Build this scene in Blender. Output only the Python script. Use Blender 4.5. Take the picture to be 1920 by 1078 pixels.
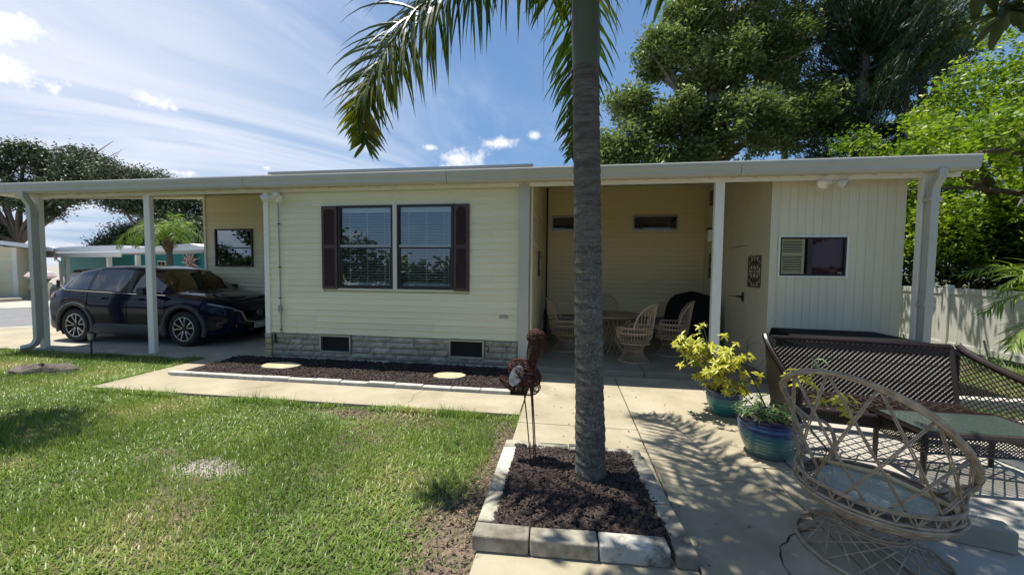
import bpy, math, random
import numpy as np
from mathutils import Vector, Matrix, noise
R = math.radians
rng = np.random.default_rng(11)
random.seed(11)
for _o in list(bpy.data.objects):
    bpy.data.objects.remove(_o)
S = bpy.context.scene
col = S.collection

# ------------------------------------------------------------------ camera
EYE = Vector((0, 0, 1.65))
yaw, pitch, roll = R(8.3), R(-2.75), 0.009
fw = Vector((-math.sin(yaw)*math.cos(pitch), math.cos(yaw)*math.cos(pitch), math.sin(pitch)))
r0 = Vector((math.cos(yaw), math.sin(yaw), 0)); u0 = r0.cross(fw)
rt = r0*math.cos(roll) + u0*math.sin(roll)
up = -r0*math.sin(roll) + u0*math.cos(roll)
cd = bpy.data.cameras.new('camera'); cam = bpy.data.objects.new('camera', cd); col.objects.link(cam)
cam.matrix_world = Matrix(((rt.x, up.x, -fw.x, EYE.x), (rt.y, up.y, -fw.y, EYE.y), (rt.z, up.z, -fw.z, EYE.z), (0, 0, 0, 1)))
cd.sensor_width = 36; cd.lens = 705/1920*36; cd.clip_start = 0.05; cd.clip_end = 6000
S.camera = cam

# ------------------------------------------------------------------ sun, sky, exposure
SUNDIR = Vector((-0.25, 0.085, 1)).normalized()
sd = bpy.data.lights.new('sun', 'SUN'); sd.energy = 5.0; sd.angle = R(0.55); sd.color = (1, 0.95, 0.86)
so = bpy.data.objects.new('sun', sd); col.objects.link(so)
so.rotation_euler = (-SUNDIR).to_track_quat('-Z', 'Y').to_euler()
S.view_settings.view_transform = 'Standard'; S.view_settings.look = 'None'
S.view_settings.gamma = 1; S.view_settings.use_curve_mapping = False
S.view_settings.exposure = 0.60

W = bpy.data.worlds.new('World'); S.world = W; W.use_nodes = True
nt = W.node_tree; N = nt.nodes; L = nt.links; N.clear()
def nd(t, **k):
    n = N.new(t)
    for a, b in k.items():
        if a in n.inputs: n.inputs[a].default_value = b
        else: setattr(n, a, b)
    return n
def wmath(op, a, b=None, c=None):
    n = N.new('ShaderNodeMath'); n.operation = op
    for i, x in enumerate((a, b, c)):
        if x is None: continue
        if isinstance(x, (int, float)): n.inputs[i].default_value = x
        else: L.new(x, n.inputs[i])
    return n.outputs[0]
def wdot(v, d):
    n = N.new('ShaderNodeVectorMath'); n.operation = 'DOT_PRODUCT'
    L.new(v, n.inputs[0]); n.inputs[1].default_value = d
    return n.outputs['Value']
sky = nd('ShaderNodeTexSky'); sky.sky_type = 'NISHITA'; sky.sun_disc = False
sky.sun_elevation = math.asin(SUNDIR.z); sky.sun_rotation = math.atan2(SUNDIR.x, SUNDIR.y)
sky.air_density = 1.35; sky.dust_density = 0.0; sky.ozone_density = 3.0
tc = nd('ShaderNodeTexCoord')
vec = tc.outputs['Generated']
sep = nd('ShaderNodeSeparateXYZ'); L.new(vec, sep.inputs[0])
den = wmath('ADD', wmath('MAXIMUM', sep.outputs['Z'], 0.0), 0.14)
pu = wmath('DIVIDE', sep.outputs['X'], den); pv = wmath('DIVIDE', sep.outputs['Y'], den)
# rotate cloud plane so the wisps run down to the right
a = R(-52)
qu = wmath('ADD', wmath('MULTIPLY', pu, math.cos(a)), wmath('MULTIPLY', pv, -math.sin(a)))
qv = wmath('ADD', wmath('MULTIPLY', pu, math.sin(a)), wmath('MULTIPLY', pv, math.cos(a)))
cmb = nd('ShaderNodeCombineXYZ'); L.new(wmath('MULTIPLY', qu, 0.46), cmb.inputs[0]); L.new(wmath('MULTIPLY', qv, 1.0), cmb.inputs[1])
n1 = nd('ShaderNodeTexNoise', Scale=1.1, Detail=9, Roughness=0.57, Distortion=1.1); L.new(cmb.outputs[0], n1.inputs['Vector'])
cmb2 = nd('ShaderNodeCombineXYZ'); L.new(pu, cmb2.inputs[0]); L.new(pv, cmb2.inputs[1])
n2 = nd('ShaderNodeTexNoise', Scale=0.42, Detail=3, Roughness=0.5); L.new(cmb2.outputs[0], n2.inputs['Vector'])
side = wmath('MULTIPLY_ADD', wdot(vec, (-0.80, 0.25, 0.0)), 0.42, 0.0)
dens = wmath('ADD', wmath('ADD', wmath('MULTIPLY', n1.outputs[0], 1.0), wmath('MULTIPLY', n2.outputs[0], 0.55)), side)
mr = nd('ShaderNodeMapRange'); mr.interpolation_type = 'SMOOTHSTEP'
mr.inputs['From Min'].default_value = 0.78; mr.inputs['From Max'].default_value = 1.30
mr.inputs['To Max'].default_value = 0.72
L.new(dens, mr.inputs['Value'])
# small cumulus puffs near the horizon
n3 = nd('ShaderNodeTexNoise', Scale=26.0, Detail=9, Roughness=0.66); L.new(vec, n3.inputs['Vector'])
puffs = None
for d, w, h in [((-0.265, 0.924, 0.272), 0.085, 0.040), ((-0.173, 0.933, 0.312), 0.06, 0.018), ((-0.086, 0.941, 0.328), 0.02, 0.015),
                ((-0.816, 0.463, 0.350), 0.07, 0.07), ((-0.833, 0.47, 0.293), 0.07, 0.05), ((-0.750, 0.591, 0.300), 0.08, 0.03),
                ((-0.751, 0.635, 0.182), 0.045, 0.016), ((-0.643, 0.735, 0.213), 0.018, 0.010), ((-0.33, 0.88, 0.29), 0.03, 0.012),
                ((0.9, -0.1, 0.25), 0.2, 0.06), ((0.1, -0.95, 0.28), 0.22, 0.07), ((-0.8, -0.5, 0.3), 0.2, 0.08)]:
    c = Vector(d).normalized(); T = Vector((c.y, -c.x, 0)).normalized(); B = T.cross(c); B = B if B.z > 0 else -B
    u = wmath('DIVIDE', wdot(vec, tuple(T)), w); v = wmath('DIVIDE', wmath('SUBTRACT', wdot(vec, tuple(B)), 0.0), h)
    q = wmath('SQRT', wmath('ADD', wmath('MULTIPLY', u, u), wmath('MULTIPLY', v, v)))
    q = wmath('ADD', q, wmath('MULTIPLY', wmath('LESS_THAN', wdot(vec, tuple(c)), 0.0), 100.0))
    m = wmath('SUBTRACT', 1.0, q)
    puffs = m if puffs is None else wmath('MAXIMUM', puffs, m)
pm = nd('ShaderNodeMapRange'); pm.interpolation_type = 'SMOOTHSTEP'
pm.inputs['From Min'].default_value = 0.95; pm.inputs['From Max'].default_value = 1.85
L.new(wmath('ADD', wmath('MULTIPLY', wmath('MAXIMUM', puffs, -1.0), 0.75), wmath('MULTIPLY', n3.outputs[0], 2.0)), pm.inputs['Value'])
cl = wmath('MAXIMUM', mr.outputs[0], pm.outputs[0])
mx = nd('ShaderNodeMix'); mx.data_type = 'RGBA'
hs = nd('ShaderNodeMix'); hs.data_type = 'RGBA'; hs.blend_type = 'MULTIPLY'; hs.inputs['Factor'].default_value = 1
hs.inputs['B'].default_value = (.95, 1.0, 1.05, 1); L.new(sky.outputs[0], hs.inputs['A'])
# clear tropical blue towards the horizon all the way round
hz = nd('ShaderNodeMapRange'); hz.inputs['From Min'].default_value = 0.0; hz.inputs['From Max'].default_value = 0.62
hz.inputs['To Min'].default_value = .80; hz.inputs['To Max'].default_value = 0.25; L.new(sep.outputs['Z'], hz.inputs['Value'])
hb = nd('ShaderNodeMix'); hb.data_type = 'RGBA'; L.new(hz.outputs[0], hb.inputs['Factor']); L.new(hs.outputs['Result'], hb.inputs['A'])
hb.inputs['B'].default_value = (1.45, 3.1, 6.2, 1)
L.new(cl, mx.inputs['Factor']); L.new(hb.outputs['Result'], mx.inputs['A'])
mx.inputs['B'].default_value = (9.6, 9.6, 9.9, 1)
bg = nd('ShaderNodeBackground'); bg.inputs['Strength'].default_value = 0.076
L.new(mx.outputs['Result'], bg.inputs['Color'])
wo = nd('ShaderNodeOutputWorld'); L.new(bg.outputs[0], wo.inputs['Surface'])

# ------------------------------------------------------------------ helpers
WM = {}           # world matrices of parents (translation of the Empties)
def link(o, parent=None):
    col.objects.link(o)
    if parent is not None:
        o.parent = parent
        o.matrix_parent_inverse = WM.get(parent.name, Matrix.Identity(4)).inverted()
    return o
def tag(o, label=None, cat=None, group=None, kind=None):
    if label: o['label'] = label
    if cat: o['category'] = cat
    if group: o['group'] = group
    if kind: o['kind'] = kind
    return o
def thing(name, label, cat, loc=(0, 0, 0), group=None):
    o = bpy.data.objects.new(name, None); o.empty_display_size = 0.2
    col.objects.link(o); o.location = loc
    WM[o.name] = Matrix.Translation(Vector(loc))
    return tag(o, label, cat, group)
def frame(P0, P1):
    d = (P1-P0).normalized()
    a = Vector((0, 0, 1)) if abs(d.z) < .9 else Vector((1, 0, 0))
    n = d.cross(a).normalized()
    return n
class MB:
    def __init__(s): s.v = []; s.f = []; s.mi = []; s.cm = 0
    def add(s, vs, fs):
        b = len(s.v); s.v += [tuple(p) for p in vs]
        for f in fs: s.f.append(tuple(b+i for i in f)); s.mi.append(s.cm)
        return s
    def box(s, x0, x1, y0, y1, z0, z1):
        return s.add([(x0,y0,z0),(x1,y0,z0),(x1,y1,z0),(x0,y1,z0),(x0,y0,z1),(x1,y0,z1),(x1,y1,z1),(x0,y1,z1)],
                     [(0,3,2,1),(4,5,6,7),(0,1,5,4),(1,2,6,5),(2,3,7,6),(3,0,4,7)])
    def obox(s, M, sx, sy, sz):
        vs = [M @ Vector((x*sx/2, y*sy/2, z*sz/2)) for z in (-1,1) for (x,y) in ((-1,-1),(1,-1),(1,1),(-1,1))]
        return s.add(vs, [(0,3,2,1),(4,5,6,7),(0,1,5,4),(1,2,6,5),(2,3,7,6),(3,0,4,7)])
    def prism(s, poly, z0, z1):
        n = len(poly)
        vs = [(x,y,z0) for x,y in poly]+[(x,y,z1) for x,y in poly]
        return s.add(vs, [tuple(range(n))[::-1], tuple(range(n,2*n))]+[(i,(i+1)%n,n+(i+1)%n,n+i) for i in range(n)])
    def extrude_x(s, prof, x0, x1):   # profile in (y,z)
        n = len(prof)
        vs = [(x0,y,z) for y,z in prof]+[(x1,y,z) for y,z in prof]
        return s.add(vs, [tuple(range(n)), tuple(range(n,2*n))[::-1]]+[(i,n+i,n+(i+1)%n,(i+1)%n) for i in range(n)])
    def tube(s, pts, r, n=6, cap=True, flat=None):
        pts = [Vector(p) for p in pts]; m = len(pts)
        rr = r if isinstance(r, (list, tuple)) else [r]*m
        nrm = frame(pts[0], pts[1]); vs = []
        for i, p in enumerate(pts):
            d = (pts[min(i+1,m-1)]-pts[max(i-1,0)])
            if d.length < 1e-9: d = Vector((0,0,1))
            d.normalize(); nrm = (nrm - d*nrm.dot(d))
            if nrm.length < 1e-6: nrm = frame(p, p+d)
            nrm.normalize(); bn = d.cross(nrm)
            for k in range(n):
                a = 2*math.pi*k/n+(math.pi/4 if n == 4 else 0)
                vs.append(p + nrm*(math.cos(a)*rr[i]) + bn*(math.sin(a)*rr[i]*(flat or 1)))
        fs = [(i*n+k, i*n+(k+1)%n, (i+1)*n+(k+1)%n, (i+1)*n+k) for i in range(m-1) for k in range(n)]
        if cap: fs += [tuple(range(n))[::-1], tuple(range((m-1)*n, m*n))]
        return s.add(vs, fs)
    def ring(s, pts, r, n=6):        # closed tube
        pts = [Vector(p) for p in pts]; m = len(pts); vs = []
        nrm = frame(pts[0], pts[1])
        for i, p in enumerate(pts):
            d = (pts[(i+1)%m]-pts[i-1]).normalized(); nrm = (nrm-d*nrm.dot(d)).normalized(); bn = d.cross(nrm)
            for k in range(n):
                a = 2*math.pi*k/n; vs.append(p+nrm*(math.cos(a)*r)+bn*(math.sin(a)*r))
        return s.add(vs, [(i*n+k, i*n+(k+1)%n, ((i+1)%m)*n+(k+1)%n, ((i+1)%m)*n+k) for i in range(m) for k in range(n)])
    def lathe(s, prof, c=(0,0), n=24, cap=False):
        vs = []
        for r, z in prof:
            for k in range(n):
                a = 2*math.pi*k/n; vs.append((c[0]+r*math.cos(a), c[1]+r*math.sin(a), z))
        m = len(prof)
        fs = [(i*n+k, i*n+(k+1)%n, (i+1)*n+(k+1)%n, (i+1)*n+k) for i in range(m-1) for k in range(n)]
        if cap: fs += [tuple(range(n))[::-1], tuple(range((m-1)*n, m*n))]
        return s.add(vs, fs)
    def mesh(s, name, mats, smooth=False):
        me = bpy.data.meshes.new(name); me.from_pydata(s.v, [], s.f)
        for m in (mats if isinstance(mats, (list, tuple)) else [mats]): me.materials.append(m)
        if any(s.mi): me.polygons.foreach_set('material_index', s.mi)
        if smooth: me.polygons.foreach_set('use_smooth', [True]*len(me.polygons))
        me.update(); return me
    def build(s, name, mats, parent=None, smooth=False, **k):
        o = bpy.data.objects.new(name, s.mesh(name, mats, smooth)); link(o, parent)
        return tag(o, **k)
def piece(name, me, parent, loc=(0,0,0), rot=(0,0,0), sc=(1,1,1)):
    o = bpy.data.objects.new(name, me); link(o, parent)
    o.location = loc; o.rotation_euler = rot; o.scale = sc
    return o
def bevel(o, w=0.004, seg=2):
    b = o.modifiers.new('bevel', 'BEVEL'); b.width = w; b.segments = seg; b.limit_method = 'ANGLE'
    return o
def npmesh(name, V, F, mat, parent=None, **k):
    """V (n,3) float, F (m,k) int array"""
    me = bpy.data.meshes.new(name); kk = F.shape[1]
    me.vertices.add(len(V)); me.vertices.foreach_set('co', np.ascontiguousarray(V, dtype=np.float32).ravel())
    me.loops.add(F.size); me.loops.foreach_set('vertex_index', np.ascontiguousarray(F, dtype=np.int32).ravel())
    me.polygons.add(len(F)); me.polygons.foreach_set('loop_start', np.arange(0, F.size, kk, dtype=np.int32))
    me.update(calc_edges=True)
    for m in (mat if isinstance(mat, (list, tuple)) else [mat]): me.materials.append(m)
    o = bpy.data.objects.new(name, me); link(o, parent)
    return tag(o, **k)
def copy_tree(o, parent=None):
    c = o.copy(); col.objects.link(c)
    if parent is not None: c.parent = parent
    for ch in list(o.children): copy_tree(ch, c)
    return c
def bez(P, n):
    """Catmull-Rom through points"""
    P = [Vector(p) for p in P]; out = []
    Q = [P[0]*2-P[1]]+P+[P[-1]*2-P[-2]]
    seg = len(P)-1
    for i in range(n):
        t = i/(n-1)*seg; k = min(int(t), seg-1); t -= k
        a, b, c, d = Q[k:k+4]
        out.append(0.5*((2*b)+(c-a)*t+(2*a-5*b+4*c-d)*t*t+(3*b-a-3*c+d)*t**3))
    return out

# ------------------------------------------------------------------ materials
def mat(name, c1, rough=.6, c2=None, scale=4., bump=0., bscale=None, metal=0., spec=.5, island=0., coat=0., detail=6,
        stretch=None, lo=.35, hi=.65, c3=None, scale3=1.2, lo3=.5, hi3=.62, bstretch=None):
    m = bpy.data.materials.new(name); m.use_nodes = True; t = m.node_tree; n = t.nodes; l = t.links
    b = n['Principled BSDF']; b.inputs['Roughness'].default_value = rough; b.inputs['Metallic'].default_value = metal
    b.inputs['Specular IOR Level'].default_value = spec; b.inputs['Coat Weight'].default_value = coat; b.inputs['Coat Roughness'].default_value = .04
    tcn = n.new('ShaderNodeTexCoord'); v = tcn.outputs['Object']
    def noise_(sc, st=None, det=detail):
        vv = v
        if st:
            mp = n.new('ShaderNodeMapping'); l.new(v, mp.inputs[0]); mp.inputs['Scale'].default_value = st; vv = mp.outputs[0]
        x = n.new('ShaderNodeTexNoise'); x.inputs['Scale'].default_value = sc; x.inputs['Detail'].default_value = det; x.inputs['Roughness'].default_value = .62
        l.new(vv, x.inputs['Vector']); return x.outputs[0]
    def rgbmix(f, a, bb):
        x = n.new('ShaderNodeMix'); x.data_type = 'RGBA'
        if isinstance(f, float): x.inputs['Factor'].default_value = f
        else: l.new(f, x.inputs['Factor'])
        for s_, q in (('A', a), ('B', bb)):
            if isinstance(q, tuple): x.inputs[s_].default_value = (*q, 1)
            else: l.new(q, x.inputs[s_])
        return x.outputs['Result']
    def ramp(f, a, bb):
        x = n.new('ShaderNodeMapRange'); l.new(f, x.inputs['Value']); x.inputs['From Min'].default_value = a; x.inputs['From Max'].default_value = bb
        return x.outputs[0]
    out = None
    if c2: out = rgbmix(ramp(noise_(scale, stretch), lo, hi), c1, c2)
    if c3: out = rgbmix(ramp(noise_(scale3, None, 8), lo3, hi3), out or c1, c3)
    if island:
        g = n.new('ShaderNodeNewGeometry'); h = n.new('ShaderNodeHueSaturation')
        mr_ = n.new('ShaderNodeMapRange'); l.new(g.outputs['Random Per Island'], mr_.inputs['Value'])
        mr_.inputs['To Min'].default_value = 1-island; mr_.inputs['To Max'].default_value = 1+island
        l.new(mr_.outputs[0], h.inputs['Value'])
        if out: l.new(out, h.inputs['Color'])
        else: h.inputs['Color'].default_value = (*c1, 1)
        out = h.outputs[0]
    if out: l.new(out, b.inputs['Base Color'])
    else: b.inputs['Base Color'].default_value = (*c1, 1)
    if bump:
        bp = n.new('ShaderNodeBump'); bp.inputs['Strength'].default_value = 1; bp.inputs['Distance'].default_value = bump
        l.new(noise_(bscale or scale*4, bstretch), bp.inputs['Height']); l.new(bp.outputs[0], b.inputs['Normal'])
    return m
def leafmat(name, cols, rough=.45, trans=.35, tcol=None, scale=None, spec=.4):
    """cols: list of (pos,color) over a random value per leaf"""
    m = bpy.data.materials.new(name); m.use_nodes = True; t = m.node_tree; n = t.nodes; l = t.links
    b = n['Principled BSDF']; b.inputs['Roughness'].default_value = rough; b.inputs['Specular IOR Level'].default_value = spec
    g = n.new('ShaderNodeNewGeometry'); rp = n.new('ShaderNodeValToRGB')
    f = g.outputs['Random Per Island']
    if scale:
        tcn = n.new('ShaderNodeTexCoord'); x = n.new('ShaderNodeTexNoise'); x.inputs['Scale'].default_value = scale; x.inputs['Detail'].default_value = 3
        l.new(tcn.outputs['Object'], x.inputs['Vector'])
        ad = n.new('ShaderNodeMath'); ad.operation = 'MULTIPLY_ADD'; l.new(x.outputs[0], ad.inputs[0]); ad.inputs[1].default_value = 1.9; ad.inputs[2].default_value = -.75
        a2 = n.new('ShaderNodeMath'); a2.operation = 'MULTIPLY_ADD'; l.new(f, a2.inputs[0]); a2.inputs[1].default_value = .55; l.new(ad.outputs[0], a2.inputs[2])
        f = a2.outputs[0]
    l.new(f, rp.inputs[0]); e = rp.color_ramp.elements
    e[0].position, e[0].color = cols[0][0], (*cols[0][1], 1); e[1].position, e[1].color = cols[-1][0], (*cols[-1][1], 1)
    for p, c in cols[1:-1]:
        q = e.new(p); q.color = (*c, 1)
    l.new(rp.outputs[0], b.inputs['Base Color'])
    tr = n.new('ShaderNodeBsdfTranslucent')
    if tcol:
        mm = n.new('ShaderNodeMix'); mm.data_type = 'RGBA'; mm.blend_type = 'MULTIPLY'; mm.inputs['Factor'].default_value = 1
        l.new(rp.outputs[0], mm.inputs['A']); mm.inputs['B'].default_value = (*tcol, 1); l.new(mm.outputs['Result'], tr.inputs['Color'])
    else: l.new(rp.outputs[0], tr.inputs['Color'])
    ms = n.new('ShaderNodeMixShader'); ms.inputs[0].default_value = trans
    l.new(b.outputs[0], ms.inputs[1]); l.new(tr.outputs[0], ms.inputs[2]); l.new(ms.outputs[0], n['Material Output'].inputs['Surface'])
    return m
def glassmat(name, tint=(.5, .55, .55), base=.10, rough=.01):
    m = bpy.data.materials.new(name); m.use_nodes = True; t = m.node_tree; n = t.nodes; l = t.links; n.remove(n['Principled BSDF'])
    tr = n.new('ShaderNodeBsdfTransparent'); tr.inputs[0].default_value = (*tint, 1)
    gl = n.new('ShaderNodeBsdfGlossy'); gl.inputs['Roughness'].default_value = rough; gl.inputs['Color'].default_value = (1, 1, 1, 1)
    lw = n.new('ShaderNodeLayerWeight'); lw.inputs['Blend'].default_value = .5
    pw = n.new('ShaderNodeMath'); pw.operation = 'POWER'; l.new(lw.outputs['Facing'], pw.inputs[0]); pw.inputs[1].default_value = 4.5
    ad = n.new('ShaderNodeMath'); ad.operation = 'ADD'; ad.use_clamp = True; l.new(pw.outputs[0], ad.inputs[0]); base += .04; ad.inputs[1].default_value = base
    ms = n.new('ShaderNodeMixShader'); l.new(ad.outputs[0], ms.inputs[0]); l.new(tr.outputs[0], ms.inputs[1]); l.new(gl.outputs[0], ms.inputs[2])
    l.new(ms.outputs[0], n['Material Output'].inputs['Surface'])
    return m
M = {}
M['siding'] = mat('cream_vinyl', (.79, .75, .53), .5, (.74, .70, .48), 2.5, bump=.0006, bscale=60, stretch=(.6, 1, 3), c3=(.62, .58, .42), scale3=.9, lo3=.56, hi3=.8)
M['wall'] = mat('cream_wall', (.66, .62, .44), .7)
M['shedw'] = mat('cream_panel', (.68, .64, .46), .6, (.64, .60, .43), 1.5, bump=.0008, bscale=35, stretch=(1, 1, .2))
M['white'] = mat('white_metal', (.82, .81, .73), .38, (.75, .74, .66), 1.5, c3=(.55, .58, .54), scale3=5, lo3=.62, hi3=.85)
M['fascia'] = mat('gutter_paint', (.50, .50, .435), .42, (.45, .45, .39), 1.2, stretch=(.5, 1, 1), c3=(.34, .36, .32), scale3=3, lo3=.6, hi3=.85)
M['ceiling'] = mat('ceiling_beige', (.62, .57, .44), .6)
M['siding_shade'] = mat('shaded_cream_vinyl', (.70, .60, .34), .5, (.66, .56, .31), 2.5, bump=.0006, bscale=60, stretch=(.6, 1, 3))  # same cream siding for the porch recess, its shade put into the colour
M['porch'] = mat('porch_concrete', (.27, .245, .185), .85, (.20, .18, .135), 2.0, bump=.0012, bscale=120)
M['roofdark'] = mat('roof_edge', (.20, .20, .19), .8, (.10, .10, .095), 12)
M['shutter'] = mat('brown_shutter', (.075, .036, .034), .5, (.055, .028, .026), 6)
M['frame'] = mat('bronze_frame', (.022, .018, .018), .4)
M['trim'] = mat('window_trim', (.62, .61, .52), .5)
M['alum'] = mat('aluminium', (.35, .36, .35), .35, metal=.6)
M['blind'] = mat('blind_slat', (.88, .88, .84), .5)
M['dark'] = mat('dark_void', (.012, .012, .012), .9)
M['glass'] = glassmat('window_glass', (.80, .84, .83), .07)
M['glass2'] = glassmat('shed_glass', (.85, .86, .84), -.02)
M['glassd'] = mat('dark_glass', (.008, .009, .010), .03, spec=.9)
M['stone'] = mat('split_stone', (.42, .385, .29), .9, (.29, .265, .205), 9, bump=.006, bscale=28, c3=(.50, .46, .35), scale3=3)
M['stoney'] = mat('split_stone_yellow', (.50, .42, .20), .9, (.38, .30, .16), 9, bump=.006, bscale=28)
M['mortar'] = mat('mortar', (.20, .19, .17), .95)
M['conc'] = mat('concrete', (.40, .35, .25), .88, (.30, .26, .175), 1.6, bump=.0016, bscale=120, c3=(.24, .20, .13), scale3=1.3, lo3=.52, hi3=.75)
M['concg'] = mat('concrete_grey', (.38, .355, .29), .9, (.29, .27, .215), 2.0, bump=.0012, bscale=120)
M['concw'] = mat('concrete_pale', (.44, .415, .36), .9, (.33, .31, .26), 2.6, bump=.0022, bscale=55, c3=(.36, .35, .31), scale3=1.4, lo3=.55, hi3=.8)
M['block'] = mat('weathered_block', (.42, .395, .315), .92, (.22, .20, .15), 7, bump=.0045, bscale=55, c3=(.09, .08, .06), scale3=6, lo3=.45, hi3=.75)
M['blockw'] = mat('pale_block', (.62, .60, .52), .9, (.45, .43, .36), 8, bump=.002, bscale=60)
M['flag'] = mat('flagstone', (.50, .44, .29), .88, (.38, .33, .20), 9, bump=.005, bscale=26, c3=(.30, .26, .17), scale3=11, lo3=.55, hi3=.7)
M['road'] = mat('asphalt', (.20, .20, .20), .9, (.15, .15, .155), 3, bump=.002, bscale=80)
M['mulch'] = mat('mulch_chips', (.042, .029, .024), .85, island=.6)
M['mulchb'] = mat('mulch_base', (.022, .014, .012), .95, bump=.01, bscale=60)
M['rattan'] = mat('rattan', (.50, .37, .25), .6, (.36, .26, .17), 30)
M['drift'] = mat('weathered_rattan', (.42, .34, .245), .65, (.24, .185, .13), 22, bump=.0012, bscale=150)
M['cut'] = mat('cut_bamboo', (.66, .52, .30), .7, (.55, .42, .22), 30)
M['wicker'] = mat('dark_wicker', (.018, .011, .009), .40, (.034, .021, .017), 60, spec=.6)
M['rust'] = mat('rusty_wire', (.10, .035, .022), .75, (.05, .018, .014), 40, metal=.2)
M['black'] = mat('black_cover', (.006, .006, .0065), .8, spec=.2, bump=.004, bscale=9)
M['tyre'] = mat('tyre_rubber', (.018, .018, .018), .85)
M['paint'] = mat('navy_paint', (.0015, .003, .018), .10, metal=0, coat=.0, spec=.25)
M['clad'] = mat('dark_cladding', (.035, .037, .042), .6)
M['silver'] = mat('silver_alloy', (.55, .55, .56), .3, metal=.8)
M['chrome'] = mat('chrome', (.75, .75, .76), .12, metal=1)
M['tail'] = mat('tail_lamp', (.30, .01, .015), .15, coat=1)
M['lamp'] = mat('headlamp', (.20, .22, .24), .08, coat=1)
M['bark'] = mat('bark', (.16, .13, .10), .9, (.09, .075, .06), 8, bump=.01, bscale=20, stretch=(1, 1, .3))
M['barkl'] = mat('pale_bark', (.38, .35, .30), .9, (.24, .22, .19), 6, bump=.01, bscale=20)
M['palmt'] = mat('palm_trunk', (.135, .125, .105), .85, (.052, .046, .040), 7, bump=.004, bscale=60, stretch=(1, 1, 5.5), c3=(.20, .215, .175), scale3=48, lo3=.50, hi3=.66)
M['palmu'] = mat('palm_trunk_upper', (.13, .115, .10), .8, (.075, .062, .058), 8, bump=.002, bscale=50, stretch=(1, 1, 4))
M['shaft'] = mat('crownshaft', (.085, .105, .055), .5, (.060, .075, .042), 3, stretch=(3, 3, .4))
M['teal'] = mat('teal_siding', (.018, .27, .30), .55)
M['white2'] = mat('white_roof', (.80, .80, .80), .5)
M['fence'] = mat('white_vinyl', (.66, .65, .57), .5, (.58, .57, .50), 3)
def trunkcol():
    # lichen only on the lower trunk: multiply the lichen mask by a smooth step in z
    t = M['palmt'].node_tree; n = t.nodes; l = t.links; b = n['Principled BSDF']; top_ = b.inputs['Base Color'].links[0].from_node
    f = top_.inputs['Factor'].links[0].from_socket
    tcn = n.new('ShaderNodeTexCoord'); sp = n.new('ShaderNodeSeparateXYZ'); l.new(tcn.outputs['Object'], sp.inputs[0])
    mr_ = n.new('ShaderNodeMapRange'); mr_.interpolation_type = 'SMOOTHSTEP'; l.new(sp.outputs[2], mr_.inputs['Value'])
    mr_.inputs['From Min'].default_value = .6; mr_.inputs['From Max'].default_value = 3.1; mr_.inputs['To Min'].default_value = 1; mr_.inputs['To Max'].default_value = .0
    mu = n.new('ShaderNodeMath'); mu.operation = 'MULTIPLY'; mu.use_clamp = True; l.new(f, mu.inputs[0]); l.new(mr_.outputs[0], mu.inputs[1]); l.new(mu.outputs[0], top_.inputs['Factor'])
trunkcol()
def objvary(m, amt):
    t = m.node_tree; n = t.nodes; l = t.links; b = n['Principled BSDF']; src = b.inputs['Base Color'].links[0].from_socket
    oi = n.new('ShaderNodeObjectInfo'); mr_ = n.new('ShaderNodeMapRange'); l.new(oi.outputs['Random'], mr_.inputs['Value'])
    mr_.inputs['To Min'].default_value = 1-amt; mr_.inputs['To Max'].default_value = 1+amt*.6
    h = n.new('ShaderNodeHueSaturation'); l.new(mr_.outputs[0], h.inputs['Value']); l.new(src, h.inputs['Color']); l.new(h.outputs[0], b.inputs['Base Color'])
objvary(M['siding'], .05); objvary(M['siding_shade'], .05); objvary(M['stone'], .22); objvary(M['shedw'], .03); objvary(M['block'], .15); objvary(M['blockw'], .12)
# ------------------------------------------------------------------ ground
def fbm(x, y, s, seed=0.):
    """cheap smooth noise for arrays"""
    out = np.zeros_like(x); amp = 1.; tot = 0
    for k in range(4):
        a = seed*1.7+k*2.1
        f = s*(1.9**k)
        out += amp*(np.sin(x*f*1.0+a+1.3*np.sin(y*f*.7+a))*np.cos(y*f*1.1-a*.6+1.1*np.sin(x*f*.8-a)))
        tot += amp; amp *= .55
    return out/tot
def bare(x, y):
    """how bare the lawn is: 1 = brown leaf litter, beside the planter"""
    edge = .40+.13*np.sin(y*1.3)+.10*np.sin(y*3.1+1)-.12*np.clip(2.4-y, 0, 1)
    d = (-.5-x)
    m = np.clip(1.25-d/edge, 0, 1)*np.clip((4.15-y)/.5, 0, 1)
    m = np.clip(m*1.3+fbm(x, y, 4.2)*.35*(m > .02), 0, 1)
    p = np.exp(-(((x+2.55)/.55)**2+((y-4.02)/.16)**2))*.75+np.exp(-(((x+1.7)/.5)**2+((y-3.85)/.14)**2))*.5
    p += np.clip(fbm(x, y, 2.1, 5)-.30, 0, 1)*1.3
    return np.clip(m+p, 0, 1)
def sandy(x, y):
    r = ((x+2.93)/.34)**2+((y-2.68)/.13)**2
    return np.clip(1.15-r+fbm(x, y, 13, 2)*1.5, 0, 1)
gx = np.concatenate([-np.geomspace(3000, 12.5, 26), np.arange(-12, 3.01, .12), np.geomspace(3.6, 3000, 30)])
gy = np.concatenate([-np.geomspace(3000, 3.2, 24), np.arange(-3, 6.3, .12), np.geomspace(6.8, 3000, 30)])
GX, GY = np.meshgrid(gx, gy)
GZ = -.045+.012*fbm(GX, GY, 1.6)*((abs(GX) < 30) & (abs(GY) < 30))
V = np.stack([GX, GY, GZ], -1).reshape(-1, 3)
nx, ny = len(gx), len(gy)
I = np.arange(nx*ny).reshape(ny, nx)
F = np.stack([I[:-1, :-1], I[:-1, 1:], I[1:, 1:], I[1:, :-1]], -1).reshape(-1, 4)
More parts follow.
